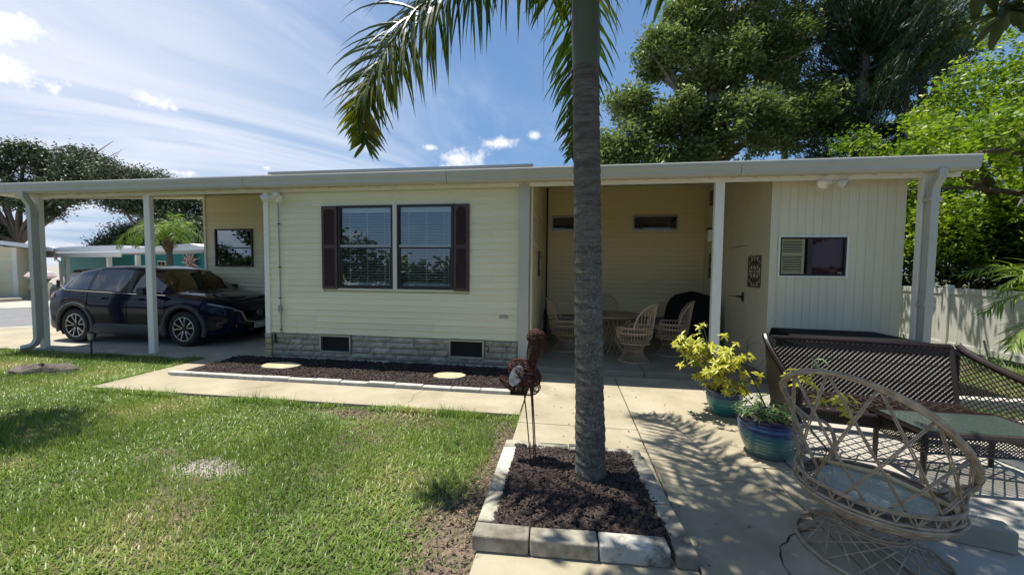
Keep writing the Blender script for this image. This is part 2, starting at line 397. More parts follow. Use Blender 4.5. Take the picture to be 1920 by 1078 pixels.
def groundmat():
    m = mat('ground_soil', (.075, .085, .030), .95, (.11, .10, .05), 5, bump=.006, bscale=70, c3=(.05, .045, .03), scale3=22, lo3=.5, hi3=.62)
    t = m.node_tree; n = t.nodes; l = t.links; b = n['Principled BSDF']
    src = b.inputs['Base Color'].links[0].from_socket
    at = n.new('ShaderNodeAttribute'); at.attribute_name = 'soil'; sp = n.new('ShaderNodeSeparateColor'); l.new(at.outputs['Color'], sp.inputs[0])
    no = n.new('ShaderNodeTexNoise'); no.inputs['Scale'].default_value = 38; no.inputs['Detail'].default_value = 6
    tcn = n.new('ShaderNodeTexCoord'); l.new(tcn.outputs['Object'], no.inputs['Vector'])
    rp = n.new('ShaderNodeValToRGB'); l.new(no.outputs[0], rp.inputs[0])
    rp.color_ramp.elements[0].position = .38; rp.color_ramp.elements[0].color = (.09, .068, .048, 1)
    rp.color_ramp.elements[1].position = .66; rp.color_ramp.elements[1].color = (.20, .15, .105, 1)
    a = n.new('ShaderNodeMix'); a.data_type = 'RGBA'; l.new(sp.outputs[0], a.inputs['Factor']); l.new(src, a.inputs['A']); l.new(rp.outputs[0], a.inputs['B'])
    c = n.new('ShaderNodeMix'); c.data_type = 'RGBA'; l.new(sp.outputs[1], c.inputs['Factor']); l.new(a.outputs['Result'], c.inputs['A']); c.inputs['B'].default_value = (.37, .34, .29, 1)
    d = n.new('ShaderNodeMix'); d.data_type = 'RGBA'; l.new(sp.outputs[2], d.inputs['Factor']); l.new(c.outputs['Result'], d.inputs['A']); d.inputs['B'].default_value = (.34, .32, .28, 1)
    l.new(d.outputs['Result'], b.inputs['Base Color'])
    return m
g = npmesh('ground', V, F, groundmat(), kind='structure')
bx, by = V[:, 0], V[:, 1]
ca = g.data.color_attributes.new('soil', 'FLOAT_COLOR', 'POINT')
near = (bx > -14) & (bx < 3.2) & (by < 6.2)
C4 = np.stack([bare(bx, by)*near, sandy(bx, by)*near, ((bx < -17) & (by > -40)).astype(float)*.8, np.ones_like(bx)], -1)
ca.data.foreach_set('color', C4.astype(np.float32).ravel())

def slab(name, poly, z0, z1, m, bv=.006):
    o = MB().prism(poly, z0, z1).build(name, m, kind='structure')
    if bv: bevel(o, bv, 2)
    return o
def rect(x0, x1, y0, y1): return [(x0,y0),(x1,y0),(x1,y1),(x0,y1)]
slab('walkway', [(-6.41,4.18),(-.515,4.19),(-.515,4.83),(-5.95,4.83),(-5.95,5.86),(-6.42,5.86)], -.14, 0, M['conc'])
slab('patio', rect(-.5,.745,-2.5,3.97), -.14, 0, M['conc'])
slab('patio', rect(-.5,.745,3.98,5.96), -.14, 0, M['conc'])
slab('patio', rect(.757,1.66,-2.5,3.37), -.14, 0, M['conc'])
slab('patio', rect(.757,1.895,3.38,5.96), -.14, 0, M['conc'])
slab('patio', rect(1.675,1.895,-2.5,3.37), -.14, -.004, M['conc'])
slab('furniture_slab', rect(1.915,5.3,-2.5,4.95), -.14, .006, M['concw'])
slab('patio', rect(1.905,3.2,4.96,6.17), -.14, 0, M['concg'])
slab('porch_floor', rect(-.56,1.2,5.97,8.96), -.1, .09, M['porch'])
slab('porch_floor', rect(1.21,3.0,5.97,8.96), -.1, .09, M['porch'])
slab('carport_slab', rect(-11.2,-5.36,5.87,12), -.14, .0, M['concg'])
slab('driveway', [(-17.3,5.87),(-11.21,5.87),(-11.21,11.2),(-14.4,8.25)], -.14, -.008, M['conc'])
rd = Vector((.79, .613)); rn = Vector((-.613, .79)); rp0 = Vector((-14.45, 8.1))
def rpt(s, t): p = rp0+rd*s+rn*t; return (p.x, p.y)
slab('street', [rpt(-70,0), rpt(90,0), rpt(90,6.6), rpt(-70,6.6)], -.2, -.02, M['road'], 0)
for t_ in (-.32, 6.62):
    slab('kerb', [rpt(-70,t_), rpt(90,t_), rpt(90,t_+.3), rpt(-70,t_+.3)], -.2, .0, M['concw'])
slab('neighbour_driveway', [rpt(-12,6.95), rpt(16,6.95), rpt(14,20), rpt(-14,20)], -.2, -.012, M['concw'], 0)

# edging kerb of the long bed: separate blocks
n_ = 13; x = -6.02
edge_root = thing('bed_edging', 'row of pale concrete edging blocks between the walkway and the long mulch bed', 'edging', (-3.4, 4.88, 0))
wid = (5.30)/n_
for i in range(n_):
    o = MB().box(x+.006, x+wid-.006, 4.855+random.uniform(-.008,.008), 4.94, -.05, .045+random.uniform(-.006,.008)).build('block', M['blockw'], edge_root)
    bevel(o, .008, 2); x += wid

# mulch
def chips(name, region, n, z, mt, lmin=.018, lmax=.05, **k):
    """region(n)->x,y ; little bark slivers"""
    x, y = region(n); n = len(x)
    Ls = rng.uniform(lmin, lmax, n); Ws = Ls*rng.uniform(.22, .5, n); Hs = Ls*rng.uniform(.08, .2, n)
    yaw_ = rng.uniform(0, 2*np.pi, n); pt = rng.normal(0, .35, n); rl = rng.normal(0, .5, n)
    cx, sx_ = np.cos(yaw_), np.sin(yaw_); cp, sp = np.cos(pt), np.sin(pt); cr, sr = np.cos(rl), np.sin(rl)
    ax = np.stack([cx*cp, sx_*cp, sp], -1)
    ay = np.stack([-sx_*cr+cx*sp*sr, cx*cr+sx_*sp*sr, -cp*sr], -1)
    az = np.cross(ax, ay)
    c = np.stack([x, y, z+rng.uniform(0, .028, n)+.012*fbm(x, y, 6)], -1)
    sg = np.array([(-1,-1,-1),(1,-.7,-1),(1,.7,-1),(-1,1,-1),(-1,-1,1),(1,-.7,1),(1,.7,1),(-1,1,1)], float)/2
    V = (c[:, None]+sg[None, :, :1]*(ax*Ls[:, None])[:, None]+sg[None, :, 1:2]*(ay*Ws[:, None])[:, None]+sg[None, :, 2:]*(az*Hs[:, None])[:, None]).reshape(-1, 3)
    q = np.array([(4,5,6,7),(0,1,5,4),(1,2,6,5),(2,3,7,6),(3,0,4,7)])
    F = (np.arange(n)[:, None, None]*8+q[None]).reshape(-1, 4)
    return npmesh(name, V, F, mt, kind='stuff', **k)
slab('mulch_soil', rect(-5.94,-.52,4.945,6.04), -.1, .018, M['mulchb'], 0)
def reg1(n):
    x = rng.uniform(-5.9, -.56, n); y = rng.uniform(4.95, 6.02, n)
    k = (x > -5.72-.22*(y-4.95)+.05*np.sin(y*9)); return x[k], y[k]
chips('mulch', reg1, 19000, .022, M['mulch'], label='dark bark mulch filling the long bed under the front wall', cat='mulch')
# spilled leaf litter beside the planter
def reg3(n):
    x = rng.uniform(-2.6, -.52, n); y = rng.uniform(1.2, 4.15, n)
    k = rng.uniform(0, 1, n) < bare(x, y)*.9; return x[k], y[k]
M['litter'] = mat('leaf_litter', (.17, .125, .085), .9, island=.7)
chips('leaf_litter', reg3, 15000, -.038, M['litter'], .008, .030, label='brown leaf litter on bare soil beside the planter', cat='leaf litter')

def reg4(n):
    x = rng.uniform(-3.6, -2.2, n); y = rng.uniform(2.3, 3.1, n)
    k = sandy(x, y) > rng.uniform(.1, 1.1, n); return x[k], y[k]
chips('sand_litter', reg4, 4200, -.038, mat('pale_litter', (.33, .29, .23), .95, island=.6), .006, .022, label='pale thatch and grit on the bare patch in the middle of the lawn', cat='leaf litter')

# ------------------------------------------------------------------ grass
def grass():
    n = 470000
    # sample in polar-ish manner: more blades close to the lens
    x = rng.uniform(-13.5, -.5, n); y = rng.uniform(-.6, 5.87, n)
    d = np.hypot(x, y)
    keep = rng.uniform(0, 1, n) < np.clip(1.25-.085*(d-2), .35, 1)
    inside = ~((x > -6.43) & (y > 4.185))
    # inside camera fan (plus margin for side steps)
    fan = (x > -1.75*y-1.3) | (rng.uniform(0, 1, n) < .55)
    b = bare(x, y); s = sandy(x, y)
    keep &= inside & fan & (rng.uniform(0, 1, n) > b*.93) & (rng.uniform(0, 1, n) > s*.72)
    x, y, b = x[keep], y[keep], b[keep]
    n = len(x)
    tall = np.clip(fbm(x, y, 1.5, 3)*1.6+.35+.6*np.exp(-(((x+1.9)/.8)**2+((y-2.7)/.8)**2)), 0, 1)
    isT = rng.uniform(0, 1, n) < tall*.42
    H = np.where(isT, rng.uniform(.05, .12, n), rng.uniform(.018, .045, n))*(1-.35*b)
    edge_ = ((y > 4.06) & (y < 4.19) & (x > -6.4)) | (x > -.58) | ((x > -6.6) & (x < -6.42) & (y > 4.2)) | ((y > 5.74) & (x < -6.4))
    H = np.where(edge_ & (fbm(x, y, 3.1, 8) > -.15), H+rng.uniform(.02, .06, n), H)
    Wd = np.where(isT, rng.uniform(.0030, .0050, n), rng.uniform(.005, .010, n))
    lean = np.where(isT, rng.uniform(.15, .7, n), rng.uniform(.5, 1.6, n))
    az = rng.uniform(0, 2*np.pi, n); dx, dy = np.cos(az), np.sin(az)
    px, py = -dy*Wd/2, dx*Wd/2
    z0 = -.045+.012*fbm(x, y, 1.6)
    base = np.stack([x, y, z0], -1)
    def at(t, w):
        off = (t**1.7)*H*lean; h = H*t*(1-.25*lean*t*.5)
        c = base+np.stack([dx*off, dy*off, h], -1)
        p = np.stack([px*w, py*w, np.zeros(n)], -1)
        return c-p, c+p
    a0, a1 = at(0, 1); b0, b1 = at(.5, .95); c0, _ = at(1., 0)
    V = np.stack([a0, a1, b1, b0, c0], 1).reshape(-1, 3)
    k = np.arange(n)[:, None]*5
    # quads with a repeated tip are avoided: use triangles
    F = np.concatenate([k+np.array([[0,1,2]]), k+np.array([[0,2,3]]), k+np.array([[3,2,4]])])
    gm = leafmat('grass_blades', [(0, (.085, .15, .024)), (.4, (.165, .26, .042)), (.7, (.25, .34, .068)), (.87, (.39, .37, .13)), (1, (.52, .45, .26))], .42, .28, (1.1, 1.25, .6), scale=.9, spec=.45)
    npmesh('grass', V, F, gm, label='patchy green lawn grass in front of the house', cat='grass', kind='stuff')
    # grass behind the furniture and along the back fence
    m_ = 9000; x = rng.uniform(3.2, 8, m_); y = rng.uniform(5, 9.5, m_); k_ = ~((x < 4.95) & (y > 6.1)); x, y = x[k_], y[k_]; n = len(x)
    H = rng.uniform(.04, .12, n); az = rng.uniform(0, 6.28, n); dx, dy = np.cos(az), np.sin(az)
    b_ = np.stack([x, y, -.045+0*x], -1); p = np.stack([-dy, dx, 0*x], -1)*.006
    V = np.stack([b_-p, b_+p, b_+np.stack([dx*H*.6, dy*H*.6, H], -1)], 1).reshape(-1, 3)
    npmesh('grass', V, np.arange(3*n).reshape(-1, 3), gm, label='strip of green grass between the furniture slab and the side fence', cat='grass', kind='stuff')
grass()
# jagged cracks in the concrete
def crack(pts, z, w=.0035, seed=1):
    r_ = random.Random(seed); P_ = bez([(x, y, z) for x, y in pts], 26); Lf, Rt = [], []
    for i, p in enumerate(P_):
        d = (P_[min(i+1, 25)]-P_[max(i-1, 0)]).normalized(); n_ = Vector((-d.y, d.x, 0)); c = p+n_*r_.uniform(-.012, .012); ww = w*r_.uniform(.4, 1.3)
        Lf.append(c+n_*ww); Rt.append(c-n_*ww)
    MB().add(Lf+Rt, [(i, i+1, 27+i, 26+i) for i in range(25)]).build('patio_crack', M['mulchb'], kind='structure')
crack([(1.62, 2.62), (1.40, 2.50), (1.25, 2.30), (1.22, 2.05), (1.10, 1.8)], .004, .004, 2)
crack([(.80, 3.05), (1.05, 3.0), (1.3, 3.12), (1.64, 3.02)], .004, .0018, 3)
crack([(-3.9, 4.83), (-4.1, 4.6), (-4.35, 4.4), (-4.4, 4.2)], .004, .002, 4)
crack([(-1.9, 4.83), (-1.95, 4.6), (-1.9, 4.4), (-2.0, 4.2)], .004, .0016, 5)

# ------------------------------------------------------------------ the house
house = thing('mobile_home', 'long cream sided home with split stone base, brown shutters and flat white porch roof', 'house', (-3, 6.02, 0))
LAP = .1055
def lap_mesh():
    h = LAP+.004
    v = []
    for x in (0, 1):
        v += [(x, .012, 0), (x, -.021, 0), (x, -.0225, .005), (x, -.006, h), (x, .012, h)]
    f = [(0,1,6,5),(1,2,7,6),(2,3,8,7),(3,4,9,8),(0,4,3,2,1),(5,6,7,8,9)]
    me = bpy.data.meshes.new('siding_board'); me.from_pydata(v, [], f); me.materials.append(M['siding']); me.update(); return me
lapm = lap_mesh(); lapm2 = lapm.copy(); lapm2.materials[0] = M['siding_shade']
def siding(axis, plane, a0, a1, z0, rows, holes=(), seams=(), parent=None, me=None):
    """rows of lap boards; axis 'x' (faces -Y) or 'y' (faces +X)"""
    for i in range(rows):
        z = z0+i*LAP
        cuts = [(a0, a1)]
        for (h0, h1, hz0, hz1) in holes:
            if z+LAP > hz0+.02 and z < hz1-.02:
                new = []
                for c0, c1 in cuts:
                    if h1 <= c0 or h0 >= c1: new.append((c0, c1)); continue
                    if h0-c0 > .03: new.append((c0, h0))
                    if c1-h1 > .03: new.append((h1, c1))
                cuts = new
        for s in seams:
            if i in s[1]:
                cuts = [q for c0, c1 in cuts for q in ([(c0, s[0]), (s[0]+.002, c1)] if c0+.05 < s[0] < c1-.05 else [(c0, c1)])]
        if axis == 'y': cuts = [(max(c0, 6+(z+LAP-3.02)/.18), c1) for c0, c1 in cuts if c1 > 6+(z+LAP-3.02)/.18+.05]
        for c0, c1 in cuts:
            loc, rot = ((c0, plane, z), (0,0,0)) if axis == 'x' else ((plane, c0, z), (0,0,R(90)))
            loc = (loc[0], loc[1]+(random.uniform(-.0012, .0008) if axis == 'x' else 0), loc[2]+random.uniform(-.0012, .0012))
            piece('siding_board', me or lapm, parent, loc, (rot[0]+random.uniform(-.004, .004), rot[1], rot[2]), (c1-c0, 1, 1))
HX0, HX1 = -5.29, -.57
# backing walls (behind the boards), with the window openings left free
def wallbox(*b, m='wall'): return MB().box(*b).build('wall', M[m], house)
wallbox(HX0,-3.9,6.045,6.14,.45,3.03); wallbox(-1.86,HX1-.005,6.045,6.14,.45,3.03)
wallbox(-3.9,-1.86,6.045,6.14,.45,1.30); wallbox(-3.9,-1.86,6.045,6.14,2.71,3.03)
for _x0, _x1 in ((HX0+.01, HX0+.1), (HX1-.1, HX1-.015)):
    MB().add([(_x,_y,_z) for _x in (_x0,_x1) for (_y,_z) in ((6.145,.03),(9.03,.03),(9.03,3.55),(6.145,3.02))], [(0,1,2,3),(7,6,5,4),(0,4,5,1),(1,5,6,2),(2,6,7,3),(3,7,4,0)]).build('wall', M['wall'], house)
wallbox(-5.19,-.68,8.3,8.38,.3,3.42)             # room's back wall
MB().box(-5.18,-.68,6.15,9.09,.40,.46).build('floor', M['wall'], house)
siding('x', 6.03, -5.24, -.775, .49, 24, holes=[(-4.205,-1.585,1.29,2.72)],
       seams=[(-4.9,(3,4,7,8,12,15)),(-4.72,(0,1)),(-4.35,(1,2,3)),(-3.7,(4,5)),(-2.2,(0,1,2)),(-4.4,(21,)),(-1.2,(9,10,16)),(-2.9,(22,))], parent=house)
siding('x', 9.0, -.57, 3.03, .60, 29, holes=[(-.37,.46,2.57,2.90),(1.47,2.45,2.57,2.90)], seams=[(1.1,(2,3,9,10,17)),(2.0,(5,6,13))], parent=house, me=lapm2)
siding('x', 8.6, -9.32, -5.29, .30, 30, holes=[(-9.03,-7.94,1.66,2.62)], seams=[(-7.6,(3,4,9,14))], parent=house)
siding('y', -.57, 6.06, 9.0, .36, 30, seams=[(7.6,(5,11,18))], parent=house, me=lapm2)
wallbox(-.55,3.03,9.02,9.1,.09,3.75); wallbox(-9.3,-5.3,8.62,8.75,.0,3.55)
wallbox(-9.32,-9.22,8.63,15.8,0,3.6); wallbox(-9.3,3.03,15.8,15.9,0,3.6); wallbox(-9.32,-5.3,8.6,8.615,0,.3,m='mortar')
MB().box(-.545,3.0,8.975,9.01,.09,.59).build('skirting', M['mortar'], house)
# corner trims
MB().box(-9.36,-9.30,8.56,8.62,.0,3.55).build('corner_trim', M['white'], house)
MB().box(-5.33,-5.235,5.99,6.035,.46,3.02).build('corner_trim', M['white'], house)
MB().box(-.5,-.46,8.93,8.975,.09,3.6).build('corner_trim', M['frame'], house)
MB().box(-.58,-.555,6.02,6.06,.1,3.05).build('corner_trim', M['siding'], house)
bevel(MB().box(-.77,-.60,5.955,6.02,-.0,3.0).build('corner_post', M['fascia'], house), .012)

# split stone base
def stone(x0, x1, z0, z1, y, m, parent, depth=.05, facing='y'):
    nx_, nz_ = 7, 3; vs = []; fs = []
    for j in range(nz_+1):
        for i in range(nx_+1):
            u, w = i/nx_, j/nz_
            e = 0 if (i in (0, nx_) or j in (0, nz_)) else 1
            d = e*(.012+random.uniform(0, .016))
            vs.append((x0+(x1-x0)*u+e*random.uniform(-.008,.008), y-d, z0+(z1-z0)*w+e*random.uniform(-.006,.006)))
    k = nx_+1
    for j in range(nz_):
        for i in range(nx_): fs.append((j*k+i, j*k+i+1, (j+1)*k+i+1, (j+1)*k+i))
    b = len(vs); vs += [(x0,y+depth,z0),(x1,y+depth,z0),(x1,y+depth,z1),(x0,y+depth,z1)]
    bot = list(range(0, nx_+1)); top = list(range(nz_*k, nz_*k+k)); lf = [j*k for j in range(nz_+1)]; rg = [j*k+nx_ for j in range(nz_+1)]
    fs += [tuple([b+0]+[b+1]+bot[::-1])[::1], tuple(top+[b+2, b+3]), tuple([b+3, b+0]+lf), tuple([b+1, b+2]+rg[::-1])]
    o = bpy.data.objects.new('stone', bpy.data.meshes.new('stone')); o.data.from_pydata(vs, [], fs); o.data.materials.append(m); o.data.update()
    return link(o, parent)
VENT = [(-4.28,-3.69,.17,.48), (-1.93,-1.33,.17,.48)]
wallbox(-5.27,-4.26,6.04,6.1,-.05,.47,m='mortar'); wallbox(-3.71,-1.91,6.04,6.1,-.05,.47,m='mortar'); wallbox(-1.35,-.78,6.04,6.1,-.05,.47,m='mortar')
wallbox(-4.26,-3.71,6.04,6.1,-.05,.17,m='mortar'); wallbox(-1.91,-1.35,6.04,6.1,-.05,.17,m='mortar')
zc = -.03
random.seed(5)
for hgt in (.10, .10, .11, .10, .088):
    x = -5.22
    while x < -.80:
        w = random.choice([.22,.3,.36,.42,.5])
        x1 = min(x+w, -.78)
        if -.78-x1 < .1: x1 = -.78
        segs = [(x, x1)]
        for (v0, v1, vz0, vz1) in VENT:
            if zc+hgt > vz0+.02:
                segs = [q for (s0, s1) in segs for q in ([(s0, s1)] if (v1 <= s0 or v0 >= s1) else [r_ for r_ in ((s0, v0), (v1, s1)) if r_[1]-r_[0] > .02])]
        for s0, s1 in segs:
            stone(s0+.003, s1-.003, zc+.003, zc+hgt-.003, 6.02, M['stone'], house)
        x = x1
    zc += hgt
zc = -.03
for i in range(5):
    hh = .102; o = MB().box(-5.35, -5.225, 5.985+random.uniform(-.006,.006), 6.12, zc+.003, zc+hh-.003).build('stone', M['stoney'] if i < 4 else M['stone'], house); bevel(o, .016, 3); zc += hh
for (v0, v1, z0, z1) in VENT:
    f = MB(); t = .028
    f.box(v0, v1, 5.985, 6.06, z0, z0+t).box(v0, v1, 5.985, 6.06, z1-t, z1).box(v0, v0+t, 5.985, 6.06, z0+t, z1-t).box(v1-t, v1, 5.985, 6.06, z0+t, z1-t)
    fo = f.build('vent', M['alum'], house)
    MB().box(v0+t, v1-t, 6.045, 6.06, z0+t, z1-t).build('screen', M['dark'], fo)
# little wall vent
fo = MB().box(-1.08,-.94,5.99,6.012,.86,.90).build('wall_vent', M['alum'], house)

# main window pair with blinds
def winframe(x0, x1, z0, z1, y, t, m, d=.05):
    f = MB(); f.box(x0, x1, y, y+d, z0, z0+t).box(x0, x1, y, y+d, z1-t, z1).box(x0, x0+t, y, y+d, z0+t, z1-t).box(x1-t, x1, y, y+d, z0+t, z1-t)
    return f
slatm = MB().add([(0,0,0),(1,0,0),(1,-.045,-.011),(0,-.045,-.011),(0,0,-.0015),(1,0,-.0015),(1,-.045,-.0125),(0,-.045,-.0125)],
                 [(0,1,2,3),(7,6,5,4),(3,2,6,7),(0,4,5,1),(0,3,7,4),(1,5,6,2)]).mesh('slat', M['blind'])
tr = MB().box(-3.925,-1.835,5.992,6.02,2.712,2.735).box(-3.925,-1.835,5.992,6.02,1.268,1.298).box(-2.905,-2.835,5.985,6.03,1.298,2.712).build('window_trim', M['trim'], house)
for (x0, x1) in ((-3.90,-2.91), (-2.83,-1.86)):
    w = winframe(x0, x1, 1.30, 2.71, 5.99, .032, M['frame'], .07).build('window', M['frame'], house)
    MB().box(x0+.032, x1-.032, 5.995, 6.02, 2.005, 2.045).build('meeting_rail', M['alum'], w)
    winframe(x0+.034, x1-.034, 1.334, 2.003, 6.0, .022, None, .02).build('sash', M['frame'], w)
    MB().box(x0+.03, x1-.03, 6.028, 6.032, 2.04, 2.68).build('pane', M['glass'], w)
    MB().box(x0+.05, x1-.05, 6.012, 6.016, 1.35, 1.99).build('pane', M['glass'], w)
    MB().box(x0+.035, x1-.035, 6.075, 6.125, 2.60, 2.675).build('blind_headrail', M['blind'], w)
    MB().box(x0+.035, x1-.035, 6.075, 6.125, 1.345, 1.40).build('blind_bottom_rail', M['blind'], w)
    nsl = 26
    for i in range(nsl):
        piece('slat', slatm, w, (x0+.04, 6.122, 1.43+i*.0452), (0,0,0), (x1-x0-.08, 1, 1))
    cds = MB()
    for q in (.18, .5, .82, .90): cds.box(x0+(x1-x0)*q-.003, x0+(x1-x0)*q+.003, 6.068, 6.072, 1.38, 2.62)
    cds.build('blind_cord', M['blind'], w)
# shutters
for (x0, x1) in ((-4.20,-3.915), (-1.845,-1.59)):
    s = MB(); y0, y1 = 5.975, 6.01; t = .045
    s.box(x0, x0+t, y0, y1, 1.285, 2.705).box(x1-t, x1, y0, y1, 1.285, 2.705).box(x0+t, x1-t, y0, y1, 1.285, 1.335).box(x0+t, x1-t, y0, y1, 1.985, 2.045)
    n2_ = 10; xm, hw = (x0+x1)/2, (x1-x0)/2-t   # arched head
    for i in range(n2_):
        a0_, a1_ = xm-hw+2*hw*i/n2_, xm-hw+2*hw*(i+1)/n2_
        zz = 2.60+.05*math.sqrt(max(0, 1-(((a0_+a1_)/2-xm)/hw)**2)); s.box(a0_, a1_, y0, y1, zz, 2.705)
    s.box(x0+t, x1-t, y1-.006, y1-.002, 1.335, 2.64)
    so_ = s.build('shutter', M['shutter'], house)
    lv = MB(); z = 1.345
    while z < 2.62:
        if not 1.965 < z < 2.045:
            lv.add([(x0+t, y0+.006, z), (x1-t, y0+.006, z), (x1-t, y1-.008, z+.02), (x0+t, y1-.008, z+.02), (x0+t, y0+.006, z+.006), (x1-t, y0+.006, z+.006), (x1-t, y1-.008, z+.026), (x0+t, y1-.008, z+.026)],
                   [(0,3,2,1),(4,5,6,7),(0,1,5,4),(1,2,6,5),(2,3,7,6),(3,0,4,7)])
        z += .030
    lv.build('louvers', M['shutter'], so_, kind='stuff')
# small porch windows (dark, horizontal)
for (x0, x1) in ((-.37,.46), (1.47,2.45)):
    w = winframe(x0, x1, 2.57, 2.90, 8.955, .03, None, .04).build('window', M['alum'], house)
    MB().box(x0+.03, x1-.03, 8.98, 8.99, 2.60, 2.87).build('pane', M['glassd'], w)
# carport window
w = winframe(-9.03,-7.94,1.66,2.62,8.545,.035,None,.06).build('window', M['frame'], house)
MB().box(-8.995,-7.975,8.56,8.585,2.12,2.15).build('meeting_rail', M['frame'], w)
M['mirror'] = glassmat('reflective_glass', (.10, .12, .11), .22)
MB().box(-8.995,-7.975,8.575,8.58,1.695,2.585).build('pane', M['mirror'], w)
MB().box(-8.995,-7.975,8.61,8.615,1.695,2.585).build('window_back', M['dark'], w)
s = MB().box(-7.60,-7.37,8.53,8.56,1.17,3.12).build('shutter', M['shutter'], house)
# roof of the porch and carport
RX0, RX1 = -10.75, 5.24
def rz(y): return 3.03+.18*(y-6.0)
rp = MB().add([(RX0,5.86,rz(5.86)),(RX1,5.86,rz(5.86)),(RX1,10.1,rz(10.1)),(RX0,10.1,rz(10.1)),
               (RX0,5.86,rz(5.86)+.09),(RX1,5.86,rz(5.86)+.09),(RX1,10.1,rz(10.1)+.09),(RX0,10.1,rz(10.1)+.09)],
              [(0,3,2,1),(4,5,6,7),(0,1,5,4),(1,2,6,5),(2,3,7,6),(3,0,4,7)])
x = RX0+.3
while x < RX1:
    rp.add([(x,5.9,rz(5.9)-.018),(x+.03,5.9,rz(5.9)-.018),(x+.03,10.05,rz(10.05)-.018),(x,10.05,rz(10.05)-.018),
            (x,5.9,rz(5.9)+.01),(x+.03,5.9,rz(5.9)+.01),(x+.03,10.05,rz(10.05)+.01),(x,10.05,rz(10.05)+.01)],
           [(0,3,2,1),(4,5,6,7),(0,1,5,4),(1,2,6,5),(2,3,7,6),(3,0,4,7)])
    x += .3048
roof = rp.build('roof', M['ceiling'], house)
prof = [(5.855,3.180),(5.855,3.005),(5.80,3.005),(5.765,3.035),(5.762,3.09),(5.745,3.13),(5.742,3.18),(5.748,3.198),(5.765,3.198),(5.772,3.18)]
for gx0, gx1 in ((-11.3,-10.6), (-10.595,-5.5), (-5.495,-1.9), (-1.895,2.4), (2.405,5.29)):
    MB().extrude_x(prof, gx0, gx1-.002).build('gutter', M['fascia'], house)
MB().box(-11.28,-10.76,5.87,6.5,3.03,3.19).build('fascia', M['fascia'], house)
MB().box(RX0,RX1,5.965,6.055-.06,2.955,3.02).build('beam', M['white'], house)
# left edge beam and right bracket
MB().tube([(-10.7,6.05,2.99),(-10.7,10.0,3.70)], .035, 4).build('beam', M['white'], house)
MB().tube([(4.80,6.35,3.0),(5.15,5.98,2.99)], .02, 4).build('bracket', M['white'], house)
# main roof edge above
MB().box(-5.60,-.62,6.5,16.2,3.16,3.425).build('roof', M['roofdark'], house)
MB().box(-5.63,-.60,6.46,6.5,3.40,3.445).build('drip_edge', M['alum'], house)
MB().box(-9.5,3.15,9.9,16.2,3.76,3.92).build('roof', M['roofdark'], house)
wallbox(-.70,-.62,8.2,15.8,.1,3.3)
# posts
def post(x0, x1, z0=0, y0=5.965, y1=6.045):
    o = MB().box(x0, x1, y0, y1, z0, 2.96).build('post', M['white'], house); bevel(o, .008, 2); return o
post(-7.79,-7.66); post(2.145,2.275, 0.09, 5.97, 6.05); post(-10.33,-10.19); post(4.80,4.93)
for xx in (-7.725,):
    pass
def downspout(x, side=1, foot=True):
    y = 5.90; m = MB()
    m.tube([(x, 5.80, 3.03), (x, 5.80, 2.95), (x, 5.885, 2.80), (x, 5.895, 2.6), (x, 5.895, .22)], .066, 4)
    d = m.build('downspout', M['fascia'], house)
    for z in (2.62, 1.2):
        MB().box(x-.068, x+.068, 5.838, 5.955, z, z+.05).build('bracket', M['fascia'], d)
    if foot:
        MB().tube([(x, 5.895, .24), (x-.02, 5.86, .12), (x-.05, 5.80, .07), (x-.12, 5.72, .045)], .060, 4).build('elbow', M['fascia'], d)
downspout(-10.235); downspout(4.865, foot=False)

# conduit and floodlights
def floodlight(loc, label, flip=1):
    t = thing('floodlight', label, 'floodlight', loc)
    x, y, z = loc
    MB().box(x-.05, x+.05, y-.03, y+.02, z-.05, z+.05).build('junction_box', M['white'], t)
    for s in (-1, 1):
        d = Vector((s*.62, -.62, -.42)).normalized(); p0 = Vector((x+s*.055, y-.04, z-.02))
        q = p0+d*.045; e = p0+d*.16
        MB().tube([p0, p0+d*.05], .016, 8).build('arm', M['white'], t)
        h = MB().tube([q, q+d*.02, e-d*.02, e], [.03, .045, .068, .072], 14).build('lamp_head', M['white'], t, smooth=False)
        MB().tube([e+d*.001, e+d*.006], [.064, .05], 14).build('lens', M['silver'], h)
    return t
floodlight((-5.03, 5.955, 2.90), 'white twin floodlight above the conduit at the left corner of the front wall')
floodlight((3.68, 6.06, 2.96), 'white twin floodlight under the porch roof above the shed window')
cdt = thing('conduit', 'grey electrical conduit running down the siding under the left floodlight', 'conduit', (-5.02, 5.99, .4))
MB().tube([(-5.03,5.98,2.86),(-5.025,5.985,2.0),(-5.015,5.985,.50),(-5.0,5.985,.44),(-4.99,5.985,.38)], .011, 8).build('pipe', M['alum'], cdt)
MB().box(-5.045,-4.995,5.955,5.99,.86,.98).build('junction_box', M['alum'], cdt)
for z in (2.4, 1.65, 1.1, .54): MB().box(-5.04,-4.995,5.965,5.99,z,z+.015).build('strap', M['frame'], cdt)
hb = thing('hose_bib', 'black pipe stub with foot on the stone base below the conduit', 'pipe', (-5.13, 5.98, .33))
MB().box(-5.145,-5.12,5.965,5.99,.33,.47).build('pipe', M['frame'], hb); MB().box(-5.165,-5.085,5.955,5.99,.31,.335).build('foot', M['frame'], hb)
